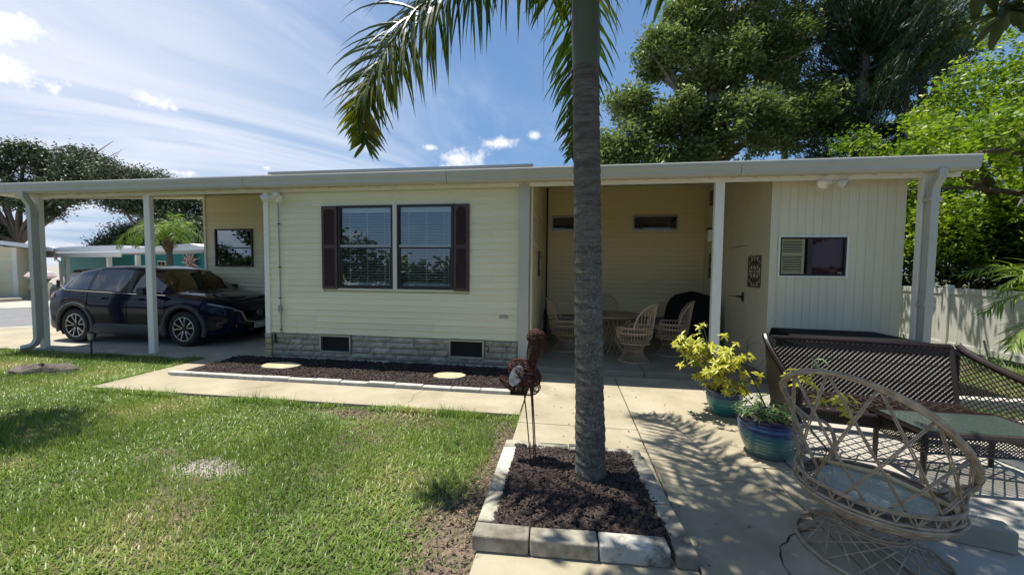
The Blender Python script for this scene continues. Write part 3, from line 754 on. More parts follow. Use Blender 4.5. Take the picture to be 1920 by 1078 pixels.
# ------------------------------------------------------------------ shed
shed = thing('storage_shed', 'cream storage shed of vertical grooved panels at the right end of the porch', 'shed', (4, 6.2, 0))
SX0, SX1, SY = 3.03, 4.80, 6.2
random.seed(3)
MB().box(SX0+.02, 3.15, SY+.03, SY+.08, .0, 3.0).box(4.06, SX1-.02, SY+.03, SY+.08, 0, 3.0).box(3.15,4.06,SY+.03,SY+.08,0,1.58).box(3.15,4.06,SY+.03,SY+.08,2.18,3.0).build('wall', M['wall'], shed)
MB().box(SX0+.03,SX0+.08,SY+.09,6.95,.05,3.0).box(SX0+.03,SX0+.08,6.95,7.7,2.1,3.0).box(SX0+.03,SX0+.08,7.7,9.0,.05,3.3).box(SX1-.08,SX1-.02,SY+.09,9.0,0,3.0).box(3.1,4.78,8.95,9.0,0,3.3).build('wall', M['wall'], shed)
def vboards(x0, x1, widths, z0f, z1f, place):
    x = x0; i = 0
    while x < x1-.01:
        w = widths[i % len(widths)]; xe = min(x+w, x1)
        if x1-xe < .05: xe = x1
        place(x+.002, xe-.002); x = xe; i += 1
def fb(a, b):
    for (h0, h1) in ([(.0, 3.02)] if (b < 3.15 or a > 4.06) else [(.0, 1.585), (2.175, 3.02)]):
        o = MB().box(a, b, SY, SY+.028, h0, h1).build('panel', M['shedw'], shed)
MB().box(SX0-.012, SX0+.085, SY-.012, SY+.0, 0, 3.02).build('corner_trim', M['shedw'], shed)
for a_, b_ in ((SX0+.09,3.15),(3.15,3.27),(3.27,3.385),(3.385,3.5),(3.5,3.605),(3.605,3.72),(3.72,3.835),(3.835,3.95),(3.95,4.06),(4.06,4.19),(4.19,4.31),(4.31,4.43),(4.43,4.55),(4.55,4.67),(4.67,SX1)):
    fb(a_+.0015, b_-.0015)
def sb(a, b):
    segs = [(.09, rz(a)-.02)]
    if b > 6.96 and a < 7.69: segs = [(2.10, rz(a)-.02)]
    for z0, z1 in segs:
        MB().box(SX0, SX0+.028, a, b, z0, z1).build('panel', M['shedw'], shed)
for k in range(24):
    a_ = 6.205+k*.1165
    a0_, b0_ = a_, a_+.1165
    for e0_, e1_ in ((a0_, min(b0_, 6.95)), (max(a0_, 6.95), min(b0_, 7.70)), (max(a0_, 7.70), b0_)):
        if e1_-e0_ > .01: sb(e0_+.0015, e1_-.0015)
d = MB().box(SX0+.004, SX0+.045, 6.965, 7.685, .11, 1.185).build('door', M['shedw'], shed)
MB().box(SX0+.004, SX0+.045, 6.965, 7.685, 1.20, 2.09).build('door', M['shedw'], shed)
MB().tube([(SX0-.0,7.03,1.22),(SX0-.05,7.03,1.22),(SX0-.055,7.14,1.215)], .012, 8).box(SX0-.012,SX0+.0035,7.005,7.055,1.13,1.29).build('handle', M['frame'], d)
# shed window: louvred left half, dark right pane
w = winframe(3.135, 4.075, 1.57, 2.19, SY-.022, .022, None, .05).build('window', M['white'], shed)
winframe(3.158, 4.052, 1.593, 2.167, SY-.015, .024, None, .04).box(3.535,3.60,SY-.014,SY+.02,1.618,2.142).build('frame', M['frame'], w)
sh = MB().box(3.185,3.205,SY+.0,SY+.02,1.62,2.14).box(3.465,3.50,SY+.0,SY+.02,1.62,2.14).box(3.205,3.465,SY+.0,SY+.02,1.62,1.65).box(3.205,3.465,SY+.0,SY+.02,1.90,1.94).box(3.205,3.465,SY+.0,SY+.02,2.12,2.14)
sho = sh.build('shutter', mat('tan_shutter', (.34, .31, .17), .6), w)
z = 1.655
while z < 2.11:
    if not 1.885 < z < 1.94:
        MB().add([(3.205,SY+.002,z),(3.465,SY+.002,z),(3.465,SY+.018,z+.022),(3.205,SY+.018,z+.022),(3.205,SY+.002,z+.005),(3.465,SY+.002,z+.005),(3.465,SY+.018,z+.027),(3.205,SY+.018,z+.027)],
                 [(0,3,2,1),(4,5,6,7),(0,1,5,4),(1,2,6,5),(2,3,7,6),(3,0,4,7)]).build('slat', sho.data.materials[0], sho)
    z += .037
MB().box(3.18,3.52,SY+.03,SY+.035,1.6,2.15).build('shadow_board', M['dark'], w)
MB().box(3.60,4.03,SY+.004,SY+.008,1.617,2.143).build('pane', M['glass2'], w)
MB().box(3.60,4.03,SY+.06,SY+.065,1.617,2.143).build('curtain', mat('maroon_curtain', (.10, .022, .035), .8), w)
MB().box(3.955,4.01,SY-.001,SY+.003,1.635,1.65).build('latch', M['alum'], w)

# porch wall ornaments
def scroll_panel(loc, w, h, label, m):
    """wrought panel on the wall X=loc.x facing -X ; loc=(x,y,z) lower front corner"""
    x, y, z = loc
    t = thing('wall_ornament', label, 'wall ornament', loc)
    fr = MB(); fr.ring([(x-.012, y, z), (x-.012, y+w, z), (x-.012, y+w, z+h), (x-.012, y, z+h)], .009, 5); fr.build('frame', m, t)
    sc = MB(); cx, cz = y+w/2, z+h/2
    for sx_ in (-1, 1):
        for sz_ in (-1, 1):
            for (ox, oz, rr) in ((.24, .36, .17), (.26, .14, .15), (.12, .26, .10)):
                pts = []
                for k in range(15):
                    a = k/14*2*math.pi*1.2; r = rr*w*(1-.5*k/14)*1.1
                    pts.append((x-.012, cx+sx_*(ox*w+r*math.cos(a)), cz+sz_*(oz*h+r*math.sin(a)*1.2)))
                sc.tube(pts, .0065, 4)
    for q in (-.33, 0, .33):
        sc.ring([(x-.012, cx+.07*w*math.cos(k*math.pi/4)*1.6, cz+q*h+.07*h*math.sin(k*math.pi/4)) for k in range(8)], .007, 4)
    sc.build('scrollwork', m, t); return t
bronze = mat('bronze_scroll', (.16, .12, .075), .5, (.07, .05, .035), 20, metal=.5)
scroll_panel((3.03, 6.44, 1.40), .40, .50, 'bronze scrollwork wall panel right of the white post', bronze)
scroll_panel((3.03, 8.28, 1.50), .34, .52, 'darker scrollwork wall panel behind the white post near the back wall', mat('dark_scroll', (.06, .035, .03), .5, metal=.4))
t = thing('wall_ornament', 'small dark framed ornament with a white centre on the left porch wall', 'wall ornament', (-.545, 7.4, 1.7))
MB().box(-.548,-.53,7.22,7.58,1.52,2.0).build('frame', M['frame'], t); MB().lathe([(.0,.0),(.05,.0),(.06,.01),(.0,.02)], n=10).build('rosette', M['white'], t)
t.children[-1].matrix_parent_inverse = Matrix.Identity(4); t.children[-1].rotation_euler = (0, R(90), 0); t.children[-1].location = (.016, 0, .06); t.children[-1].scale = (2.2, .8, 1)
t = thing('wall_light', 'small white porch lantern with black cap high on the right porch wall', 'wall light', (2.98, 8.45, 2.3))
MB().box(2.90,3.02,8.37,8.53,2.52,2.55).build('cap', M['frame'], t)
MB().lathe([(.045,2.28),(.05,2.30),(.05,2.5),(.04,2.515)], (2.96, 8.45), 12, True).build('lamp_shade', M['blind'], t)
t = thing('high_window', 'small black high window on the right porch wall', 'window', (3.02, 8.45, 3.2))
winframe(-.22,.22,3.05,3.35,-.02,.02,None,.03).build('frame', M['frame'], t); t.children[-1].matrix_parent_inverse = Matrix.Identity(4); t.children[-1].rotation_euler = (0,0,R(-90)); t.children[-1].location = (0,0,-3.2)
MB().box(3.0,3.008,8.25,8.65,3.07,3.33).build('pane', M['glassd'], t)
t = thing('hose_reel', 'dark coiled hose hung low in the left back corner of the porch', 'hose', (-.5, 8.7, .6))
for i in range(3):
    MB().ring([(-.50+.02*i, 8.7+.11*math.cos(k*.5236), .62+.13*math.sin(k*.5236)) for k in range(12)], .014, 5).build('coil', M['frame'], t)
MB().tube([(-.5,8.62,.5),(-.48,8.4,.2),(-.4,8.2,.11)], .012, 5).build('hose_end', M['frame'], t)

# black covered grill
def grill():
    t = thing('covered_grill', 'barbecue grill under a black cover in the right corner of the porch', 'grill', (2.45, 7.85, .09))
    prof = []
    nz, na = 14, 28; vs = []; fs = []
    for j in range(nz+1):
        v = j/nz; z = .10+1.16*v
        wx = .50*(1-.06*v) if v < .6 else .47*math.sqrt(max(0, 1-((v-.6)/.4)**2))**.8
        wy = .30*(1-.05*v) if v < .6 else .285*math.sqrt(max(0, 1-((v-.6)/.4)**2))**.8
        for k in range(na):
            a = 2*math.pi*k/na; c_, s_ = math.cos(a), math.sin(a)
            e = .55
            fold = 1+.03*math.sin(a*7+v*2)*(1-v)+.015*math.sin(a*13+v*9)
            vs.append((2.45+wx*math.copysign(abs(c_)**e, c_)*fold, 7.85+wy*math.copysign(abs(s_)**e, s_)*fold, z+.02*math.sin(a*5)*(v < .08)))
    for j in range(nz):
        for k in range(na): fs.append((j*na+k, j*na+(k+1)%na, (j+1)*na+(k+1)%na, (j+1)*na+k))
    MB().add(vs, fs).build('cover', M['black'], t, smooth=True)
    for sx_ in (-.4, .4):
        MB().tube([(2.45+sx_, 7.72, .135), (2.45+sx_, 7.76, .135)], .05, 12).build('wheel', M['tyre'], t)
grill()
# ------------------------------------------------------------------ planter bed
pl = thing('planter_edging', 'low rectangular bed edging of weathered concrete blocks round the palm', 'edging', (.1, 2.7, 0))
def pblock(P0, P1, w, z1, m='block', inner=1):
    """block whose outer long edge runs P0->P1, width w towards the inside (left of travel)"""
    a = Vector(P0).to_3d(); b = Vector(P1).to_3d(); d = (b-a).normalized(); nrm = Vector((-d.y, d.x, 0))
    g_ = .004; a = a+d*g_; b = b-d*g_
    vs = []
    for z in (0.002, z1):
        for p in (a, b, b+nrm*w, a+nrm*w): vs.append((p.x+random.uniform(-.003,.003), p.y+random.uniform(-.003,.003), z+(random.uniform(-.005,.005) if z > .01 else 0)))
    o = MB().add(vs, [(0,3,2,1),(4,5,6,7),(0,1,5,4),(1,2,6,5),(2,3,7,6),(3,0,4,7)]).build('block', M[m], pl)
    sm = o.modifiers.new('s', 'SUBSURF'); sm.subdivision_type = 'SIMPLE'; sm.levels = sm.render_levels = 3
    o.modifiers.remove(sm)
    bevel(o, .012, 3); return o
FLp, FRp, BRp, BLp = (-.53,2.07), (.745,2.12), (.655,3.36), (-.535,3.36)
def lerp(a, b, t): return (a[0]+(b[0]-a[0])*t, a[1]+(b[1]-a[1])*t)
M['blockp'] = mat('pale_weathered_block', (.50, .49, .43), .92, (.36, .35, .30), 8, bump=.004, bscale=55, c3=(.15, .14, .11), scale3=6, lo3=.52)
for t0, t1, mm_ in ((0,.265,'block'),(.265,.575,'block'),(.575,.885,'blockp')): pblock(lerp(FLp,FRp,t0), lerp(FLp,FRp,t1), .125, .098, mm_)
for t0, t1 in ((0,.36),(.36,.66),(.66,.9)): pblock(lerp(FRp,BRp,t0), lerp(FRp,BRp,t1), .12, .096)
for t0, t1 in ((0,.3),(.3,.52),(.52,.8),(.8,1.0)): pblock(lerp(BRp,BLp,t0), lerp(BRp,BLp,t1), .12, .085+.01*(t0==.3), 'block')
for t0, t1, m_ in ((.1,.45,'blockw'),(.45,.62,'block'),(.62,.88,'block')): pblock(lerp(BLp,FLp,t0), lerp(BLp,FLp,t1), .115, .09, m_)
# two cored bricks on the left edge
slab('planter_soil', [(-.41,2.21),(.62,2.25),(.54,3.25),(-.42,3.25)], .001, .06, M['mulchb'], 0)
def reg2(n):
    x = rng.uniform(-.42, .64, n); y = rng.uniform(2.2, 3.27, n)
    k = (x < .64-.09*(y-2.2)); return x[k], y[k]
chips('mulch', reg2, 10500, .066, M['mulch'], .016, .05, label='dark bark mulch inside the rectangular bed at the foot of the palm', cat='mulch')
# flagstones in the long bed
for (cx, cy, rx, ry, lab) in ((-4.55,5.42,.33,.20,'pale yellow flagstone in the mulch near the left vent'), (-1.70,5.33,.24,.17,'yellow flagstone in the mulch near the right vent')):
    p = [(cx+rx*math.cos(k*.5236)*(1+random.uniform(-.13,.1)), cy+ry*math.sin(k*.5236)*(1+random.uniform(-.13,.1))) for k in range(12)]
    o = MB().prism(p, .02, .075).build('flagstone', M['flag'], label=lab, cat='flagstone'); bevel(o, .008, 2)
# weathered slab rock in the lawn
def rock():
    bmv = []; fs = []; n = 22; m = 9
    for j in range(m+1):
        ph = j/m*math.pi/2
        for k in range(n):
            a = 2*math.pi*k/n
            r = math.cos(ph)**.55*(1+.13*math.sin(a*2+1)+.08*math.sin(a*5)+random.uniform(-.04,.04))
            x, y, z = .46*r*math.cos(a), .20*r*math.sin(a), .13*math.sin(ph)+.03*math.sin(a*3+j)*(j > 2)+random.uniform(-.012,.012)
            c_, s_ = math.cos(.22), math.sin(.22)
            bmv.append((-8.12+x*c_-y*s_, 4.72+x*s_+y*c_, -.05+z))
    for j in range(m):
        for k in range(n): fs.append((j*n+k, j*n+(k+1)%n, (j+1)*n+(k+1)%n, (j+1)*n+k))
    fs.append(tuple(range(m*n, m*n+n)))
    MB().add(bmv, fs).build('rock', mat('dark_rock', (.20, .17, .14), .95, (.09, .075, .06), 9, bump=.012, bscale=25), label='flat weathered brown rock lying in the lawn near the left post', cat='rock')
rock()
# path light
t = thing('path_light', 'thin black path light on a stake at the edge of the carport slab', 'path light', (-8.69, 5.70, 0))
MB().tube([(-8.69,5.70,-.05),(-8.69,5.70,.30)], .014, 8).build('stake', M['frame'], t)
MB().lathe([(.035,.28),(.04,.30),(.045,.40),(.03,.405)], (-8.69, 5.70), 12, True).build('lantern', M['alum'], t)
MB().lathe([(.052,.402),(.05,.41),(.0,.44)], (-8.69, 5.70), 12).build('cap', M['frame'], t)
# concrete block on the pale slab
o = MB().obox(Matrix.Translation((2.40, 2.66, .075)) @ Matrix.Rotation(R(-17), 4, 'Z'), .52, .13, .135).build('concrete_block', M['concg'], label='grey concrete block lying on the pale slab behind the round rattan chair', cat='block'); bevel(o, .008, 2)
# ------------------------------------------------------------------ the palm in the planter
palm = thing('palm_tree', 'grey ringed palm with green crownshaft growing from the mulch bed in front of the porch', 'palm tree', (.2, 2.87, .05))
def ctr(z):
    t = max(0, min(z, 4.6)); return Vector((.205-.033*t+.0012*t*t, 2.87, z))
def trunk_part(name, z0, z1, rf, m, step=.009, n=28):
    vs = []; fs = []; k = int((z1-z0)/step); rings = sorted(random.uniform(.055, .10) for _ in range(0)) 
    for j in range(k+1):
        z = z0+(z1-z0)*j/k; r = rf(z); c = ctr(z)
        for i in range(n):
            a = 2*math.pi*i/n; zz = z+.007*math.sin(a*2+z*3)+.003*math.sin(a*5+z*2)
            rr = r*(1+.012*math.sin(3*a+z*1.3)+.008*math.sin(7*a+z*4))
            vs.append((c.x+rr*math.cos(a), c.y+rr*math.sin(a), zz))
    for j in range(k):
        for i in range(n): fs.append((j*n+i, j*n+(i+1)%n, (j+1)*n+(i+1)%n, (j+1)*n+i))
    return MB().add(vs, fs).build(name, m, palm, smooth=True)
scars = []; z = .1
while z < 3.2:
    scars.append(z); z += .085-.012*(z/3)+random.uniform(-.012, .012)
scars = np.array(scars)
def rad(z):
    b = .1085-.0045*z+.026*math.exp(-max(z, 0)/.10)+.006*math.exp(-((z-.42)/.12)**2)
    k = int(np.searchsorted(scars, z)); lo = scars[k-1] if k > 0 else 0; hi = scars[k] if k < len(scars) else 3.3
    fr = (z-lo)/max(hi-lo, .01)
    return b-.002+.0062*(1-fr)**1.6
trunk_part('trunk', 0.0, 3.13, rad, M['palmt'])
def srad(z):
    t = (z-3.12)/1.4; return .096+.012*math.sin(min(1, t*3)*math.pi/2)-.045*max(0, t-.12)
trunk_part('crownshaft', 3.12, 4.2, srad, M['shaft'], .05)
M['leaflet'] = leafmat('palm_leaflet', [(0, (.035, .065, .014)), (.5, (.065, .11, .018)), (.85, (.15, .17, .02)), (1, (.30, .24, .03))], .30, .36, (1.1, 1.25, .5), scale=.8, spec=.5)
M['rachis'] = mat('rachis', (.10, .12, .04), .5)
def leaflet_geo(p, d, Ln, wd, sag, nseg=6, nrm=Vector((0, 0, 1))):
    """bent narrow leaf blade ; returns verts, faces"""
    vs = []; q = Vector(p); dr = Vector(d).normalized(); st = Ln/nseg
    for i in range(nseg+1):
        t = i/nseg
        w = wd*(.45+1.3*t if t < .3 else .84)*(1-max(0, (t-.3)/.7)**1.6)+.0006
        sd = dr.cross(nrm)
        if sd.length < .05: sd = dr.cross(Vector((1, 0, 0)))
        sd.normalize(); un = sd.cross(dr)
        vs += [q-sd*w/2, q+un*w*.16, q+sd*w/2]
        q = q+dr*st; dr = (dr+Vector((0, 0, -sag*st*(1+t)))).normalized()
    fs = []
    for i in range(nseg):
        b = i*3; fs += [(b, b+1, b+4, b+3), (b+1, b+2, b+5, b+4)]
    return vs, fs
def frond(parent, path, n, Lmax, wd, sag, spread=(.75, .25), single=False, fill=0, rr=.012, lm=None, bareb=.0, jit=.12, plum=.35, seed=1, lo_=.16, roll=0.):
    rnd = random.Random(seed); lm = lm or M['leaflet']
    P = bez(path, 60); rmb = MB(); rmb.tube(P, [rr*(1-.85*i/59)+.0015 for i in range(60)], 6)
    fo = rmb.build('frond', M['rachis'], parent, smooth=True)
    big = MB()
    for i in range(n):
        t = bareb+(1-bareb)*(i+.5)/n; k = min(int(t*59), 58); u = t*59-k
        p = P[k].lerp(P[k+1], u); T = (P[k+1]-P[k]).normalized()
        sd = T.cross(Vector((0, 0, 1)))
        if sd.length < .25: sd = sd+T.cross(Vector((0, 1, 0)))*.6
        sd.normalize(); upv = sd.cross(T)
        if roll:
            sd, upv = sd*math.cos(R(roll))+upv*math.sin(R(roll)), upv*math.cos(R(roll))-sd*math.sin(R(roll))
        Ln = Lmax*(math.sin(math.pi*min(1, lo_+(.96-lo_)*t))**.55)*(1-.35*t**3)*rnd.uniform(.85, 1.08)
        for s in (-1, 1):
            d = sd*s*spread[0]+T*(spread[1]+.5*t)+upv*rnd.uniform(-plum, plum)+Vector([rnd.uniform(-jit, jit) for _ in range(3)])
            vs, fs = leaflet_geo(p+sd*s*.004, d, Ln, wd*rnd.uniform(.8, 1.15), sag*rnd.uniform(.75, 1.3), 6 if single else 4, upv)
            if single: MB().add(vs, fs).build('leaflet', lm, fo)
            else: big.add(vs, fs)
    if fill:
        for i in range(fill):
            t = (i+.3)/fill; k = min(int(t*59), 58); p = P[k].lerp(P[k+1], t*59-k); T = (P[k+1]-P[k]).normalized()
            sd = T.cross(Vector((0, 0, 1)))
            if sd.length < .25: sd = sd+T.cross(Vector((0, 1, 0)))*.6
            sd.normalize(); upv = sd.cross(T)
            if roll: sd, upv = sd*math.cos(R(roll))+upv*math.sin(R(roll)), upv*math.cos(R(roll))-sd*math.sin(R(roll))
            for s in (-1, 1):
                d = sd*s*spread[0]*rnd.uniform(.3, .9)+T*(spread[1]+.5*t)+upv*rnd.uniform(-1.1, .7)
                vs, fs = leaflet_geo(p, d, Lmax*(math.sin(math.pi*min(1, lo_+(.96-lo_)*t))**.55)*(1-.35*t**3)*rnd.uniform(.75, 1.0), wd*rnd.uniform(.7, 1.0), sag, 6, upv)
                big.add(vs, fs)
    if big.v: big.build('leaflets', lm, fo, kind='stuff')
    return fo
top = Vector((.10, 2.87, 4.15))
# the two fronds in view, leaf by leaf
frond(palm, [top, (-.10, 2.87, 4.26), (-.45, 2.87, 4.14), (-.82, 2.87, 3.92), (-1.15, 2.87, 3.68), (-1.40, 2.87, 3.42), (-1.56, 2.87, 3.18), (-1.64, 2.87, 2.95), (-1.62, 2.87, 2.64)],
      94, .76, .038, 1.35, single=True, seed=4, spread=(.92, .34), plum=.55, rr=.018, fill=110, lo_=.34, roll=64)
frond(palm, [top, (.10, 3.3, 4.50), (.11, 3.85, 4.60), (.11, 4.38, 4.32), (.10, 4.60, 3.9), (.075, 4.66, 3.4), (.03, 4.60, 2.98)],
      54, .70, .036, 1.7, single=True, seed=9, spread=(.80, .3), plum=.5, rr=.018, fill=95, lo_=.3)
def out(az, rise, reach, drop, seed):
    c, s = math.cos(R(az)), math.sin(R(az))
    return [top, top+Vector((c*.35, s*.35, rise)), top+Vector((c*reach*.6, s*reach*.6, rise*1.2)), top+Vector((c*reach*.9, s*reach*.9, rise*.3)), top+Vector((c*reach, s*reach, -drop))]
for i, (az, rise, reach, drop) in enumerate([(20, 1.0, 1.8, -.55), (55, 1.0, 1.6, -.6), (-35, .6, 2.0, .3), (-85, .8, 1.8, .1), (-140, .7, 1.9, .2), (140, 1.0, 1.5, -.5), (105, 1.1, 1.3, -.6), (-10, 1.0, 1.7, -.5), (-60, .5, 1.9, .5), (38, 1.05, 1.5, -.6), (0, .95, 2.0, -.35), (-20, .9, 2.1, -.2)]):
    frond(palm, out(az, rise, reach, drop, i), 58, .55, .042, 2.2, seed=20+i, spread=(.7, .35), plum=.5)
MB().tube([top, (.09, 2.87, 5.1), (.12, 2.9, 5.9)], [.03, .014, .004], 6).build('spear_leaf', M['rachis'], palm)
for (x, y, z0, z1) in ((-.20, 2.9, 4.3, 2.98), (.36, 3.2, 4.4, 3.45), (.25, 3.4, 4.4, 3.9)):
    MB().tube([(x, y, z0), (x+.004, y, (z0+z1)/2), (x-.002, y, z1)], [.003, .003, .0015], 4).build('hanging_strand', M['rachis'], palm)

# ------------------------------------------------------------------ wire bird
bird = thing('bird_sculpture', 'rusty woven wire sculpture of a long legged bird standing left of the palm', 'sculpture', (-.27, 3.02, .07))
def wireball(c, rx, ry, rz_, rotY, n, wr, seed, parent, name):
    rnd = random.Random(seed); m = MB(); Q = Matrix.Rotation(rotY, 3, 'Y')
    for i in range(n):
        ax = Vector([rnd.gauss(0, 1) for _ in range(3)]).normalized(); e1 = frame(Vector((0,0,0)), ax); e2 = ax.cross(e1)
        off = rnd.uniform(-.75, .75); rr_ = math.sqrt(1-off*off); ph = rnd.uniform(0, 6.28); kk = rnd.choice((2, 3, 5)); am = rnd.uniform(.04, .16)
        pts = []
        for k in range(20):
            a = 2*math.pi*k/20; v = ax*(off+am*math.sin(kk*a+ph))+e1*(rr_*math.cos(a))+e2*(rr_*math.sin(a))
            v = v.normalized()*rnd.uniform(.96, 1.03); v = Vector((v.x*rx, v.y*ry, v.z*rz_)); pts.append(Vector(c)+Q @ v)
        m.ring(pts, wr, 3)
    return m.build(name, M['rust'], parent)
wireball((-.335, 3.05, .80), .150, .085, .100, R(32), 40, .0031, 1, bird, 'body')
wireball((-.475, 3.05, .705), .085, .03, .035, R(42), 15, .0028, 2, bird, 'tail')
wireball((-.262, 3.04, .985), .052, .047, .15, R(6), 30, .0030, 3, bird, 'neck')
wireball((-.240, 3.04, 1.100), .078, .06, .066, R(0), 32, .0030, 4, bird, 'head')
wireball((-.176, 3.03, 1.045), .027, .024, .075, R(-12), 15, .0028, 5, bird, 'beak')
wireball((-.30, 3.045, .69), .10, .06, .075, R(0), 18, .0028, 7, bird, 'belly')
mt_ = mat('galvanised_plate', (.55, .53, .50), .55, (.35, .30, .27), 20)
for (c, r1, r2, sy) in (((-.395, 2.975, .79), .055, .085, -.004),):
    vs = [(c[0]+r1*math.cos(k*.5236)+.6*r2*math.sin(k*.5236)*.5, c[1]+.012*abs(math.cos(k*.5236)), c[2]+r2*math.sin(k*.5236)) for k in range(12)]
    b_ = [(x, y+.006, z) for x, y, z in vs]
    MB().add(vs+b_, [tuple(range(12)), tuple(range(12, 24))[::-1]]+[(i, 12+i, 12+(i+1)%12, (i+1)%12) for i in range(12)]).build('wing', mt_, bird)
for p0, p1 in (((-.345,3.06,.70),(-.272,3.02,.07)), ((-.275,3.03,.64),(-.233,2.93,.06)), ((-.265,3.035,.64),(-.222,2.945,.06))):
    a_, b_ = Vector(p0), Vector(p1)
    MB().tube([a_, a_.lerp(b_, .5)+Vector((.003, 0, 0)), b_], [.0062, .0052, .005], 6).build('leg', M['rust'], bird)
MB().tube([(-.36,3.06,.74),(-.345,3.06,.64)], [.024, .007], 6).tube([(-.27,3.03,.74),(-.27,3.03,.60)], [.03, .008], 6).build('thigh', M['rust'], bird)

# ------------------------------------------------------------------ pots and plants
def glaze(name, bands):
    m = bpy.data.materials.new(name); m.use_nodes = True; t = m.node_tree; n = t.nodes; l = t.links; b = n['Principled BSDF']
    b.inputs['Roughness'].default_value = .22; b.inputs['Coat Weight'].default_value = .4
    tcn = n.new('ShaderNodeTexCoord'); sp = n.new('ShaderNodeSeparateXYZ'); l.new(tcn.outputs['Object'], sp.inputs[0])
    no = n.new('ShaderNodeTexNoise'); no.inputs['Scale'].default_value = 14; l.new(tcn.outputs['Object'], no.inputs['Vector'])
    a_ = n.new('ShaderNodeMath'); a_.operation = 'MULTIPLY_ADD'; l.new(sp.outputs[2], a_.inputs[0]); a_.inputs[1].default_value = 2.6
    b2 = n.new('ShaderNodeMath'); b2.operation = 'MULTIPLY'; l.new(no.outputs[0], b2.inputs[0]); b2.inputs[1].default_value = .07; l.new(b2.outputs[0], a_.inputs[2])
    rp = n.new('ShaderNodeValToRGB'); l.new(a_.outputs[0], rp.inputs[0]); e = rp.color_ramp.elements
    e[0].position, e[0].color = bands[0][0], (*bands[0][1], 1); e[1].position, e[1].color = bands[-1][0], (*bands[-1][1], 1)
    for p, c in bands[1:-1]: q = e.new(p); q.color = (*c, 1)
    l.new(rp.outputs[0], b.inputs['Base Color']); return m
def pot(loc, sc, label, m, group=None):
    t = thing('plant_pot', label, 'plant pot', loc)
    prof = []
    H = .34
    for j in range(61):
        v = j/60; z = v*H
        r = .150+.085*math.sin(min(1, v/.78)*math.pi/2)-(.012*max(0, (v-.8)/.2))
        r += .0045*abs(math.sin(v*math.pi*9.5))*(v > .06)
        prof.append((r, z))
    prof += [(.242, H+.004), (.244, H+.018), (.228, H+.022), (.214, H+.004), (.205, H-.05)]
    prof = [(r*sc, z*sc) for r, z in prof]
    o = MB().lathe([(0.0, .001)]+prof, (0, 0), 48).build('pot', m, t, smooth=True)
    o.matrix_parent_inverse = Matrix.Identity(4)
    s = MB().lathe([(0, (H-.03)*sc), (.21*sc, (H-.035)*sc)], (0, 0), 24).build('soil', M['mulchb'], t); s.matrix_parent_inverse = Matrix.Identity(4)
    return t
g1 = glaze('blue_glaze', [(0, (.055, .13, .13)), (.28, (.075, .17, .155)), (.52, (.04, .16, .17)), (.64, (.02, .12, .19)), (.70, (.010, .022, .11)), (.78, (.04, .12, .24)), (.83, (.008, .012, .075)), (.95, (.008, .010, .06))])
g2 = glaze('turquoise_glaze', [(0, (.02, .13, .13)), (.40, (.02, .19, .18)), (.56, (.02, .15, .16)), (.62, (.012, .02, .08)), (.68, (.02, .09, .14)), (.74, (.01, .012, .06)), (.95, (.008, .01, .05))])
pot((1.82, 3.64, .002), 1.0, 'larger banded blue glazed plant pot nearest the palm bed', g1)
pot((1.83, 4.62, .002), .80, 'smaller turquoise glazed plant pot standing behind the larger blue one', g2)
M['varieg'] = leafmat('variegated_leaf', [(0, (.10, .16, .015)), (.25, (.30, .34, .03)), (.6, (.52, .50, .05)), (1, (.66, .62, .12))], .4, .38, (1.1, 1.1, .5), spec=.5)
M['green'] = leafmat('green_leaf', [(0, (.035, .075, .015)), (.6, (.07, .13, .03)), (1, (.16, .22, .08))], .45, .3)
def leafmesh(name, Ln, w, m, fold=.12):
    vs = []; n = 5
    for i in range(n+1):
        t = i/n; ww = w*math.sin(math.pi*min(1, .12+.83*t))**.8; z = -.30*Ln*t*t
        vs += [(t*Ln, -ww/2, z+fold*ww), (t*Ln, 0, z), (t*Ln, ww/2, z+fold*ww)]
    fs = []
    for i in range(n): b = i*3; fs += [(b, b+3, b+4, b+1), (b+1, b+4, b+5, b+2)]
    return MB().add(vs, fs).mesh(name, m)
def whorls(parent, centres, Ln, w, m, limit=285, name='leaf', per=(6, 9), seed=3, tilt=(-.5, .5)):
    rnd = random.Random(seed); me = [leafmesh(name, Ln*q, w*q, m) for q in (1, .85, 1.12)]; rest = MB(); cnt = 0
    centres = sorted(centres, key=lambda c: c[0].y)
    for c, nrm in centres:
        k = rnd.randint(*per); a0_ = rnd.uniform(0, 6.28); nrm = nrm.normalized(); e1 = frame(Vector((0,0,0)), nrm); e2 = nrm.cross(e1)
        for i in range(k):
            a = a0_+2*math.pi*i/k+rnd.uniform(-.25, .25)
            X_ = (e1*math.cos(a)+e2*math.sin(a)+nrm*rnd.uniform(*tilt)).normalized(); Y_ = nrm.cross(X_).normalized(); Z_ = X_.cross(Y_)
            Mx = Matrix((( X_.x, Y_.x, Z_.x, c.x), (X_.y, Y_.y, Z_.y, c.y), (X_.z, Y_.z, Z_.z, c.z), (0, 0, 0, 1)))
            mm = rnd.choice(me)
            if cnt < limit:
                o = bpy.data.objects.new(name, mm); link(o, parent); o.matrix_basis = Mx; cnt += 1
            else:
                rest.add([Mx @ v.co for v in mm.vertices], [tuple(p.vertices) for p in mm.polygons])
    if rest.v: rest.build('foliage', m, parent, kind='stuff')
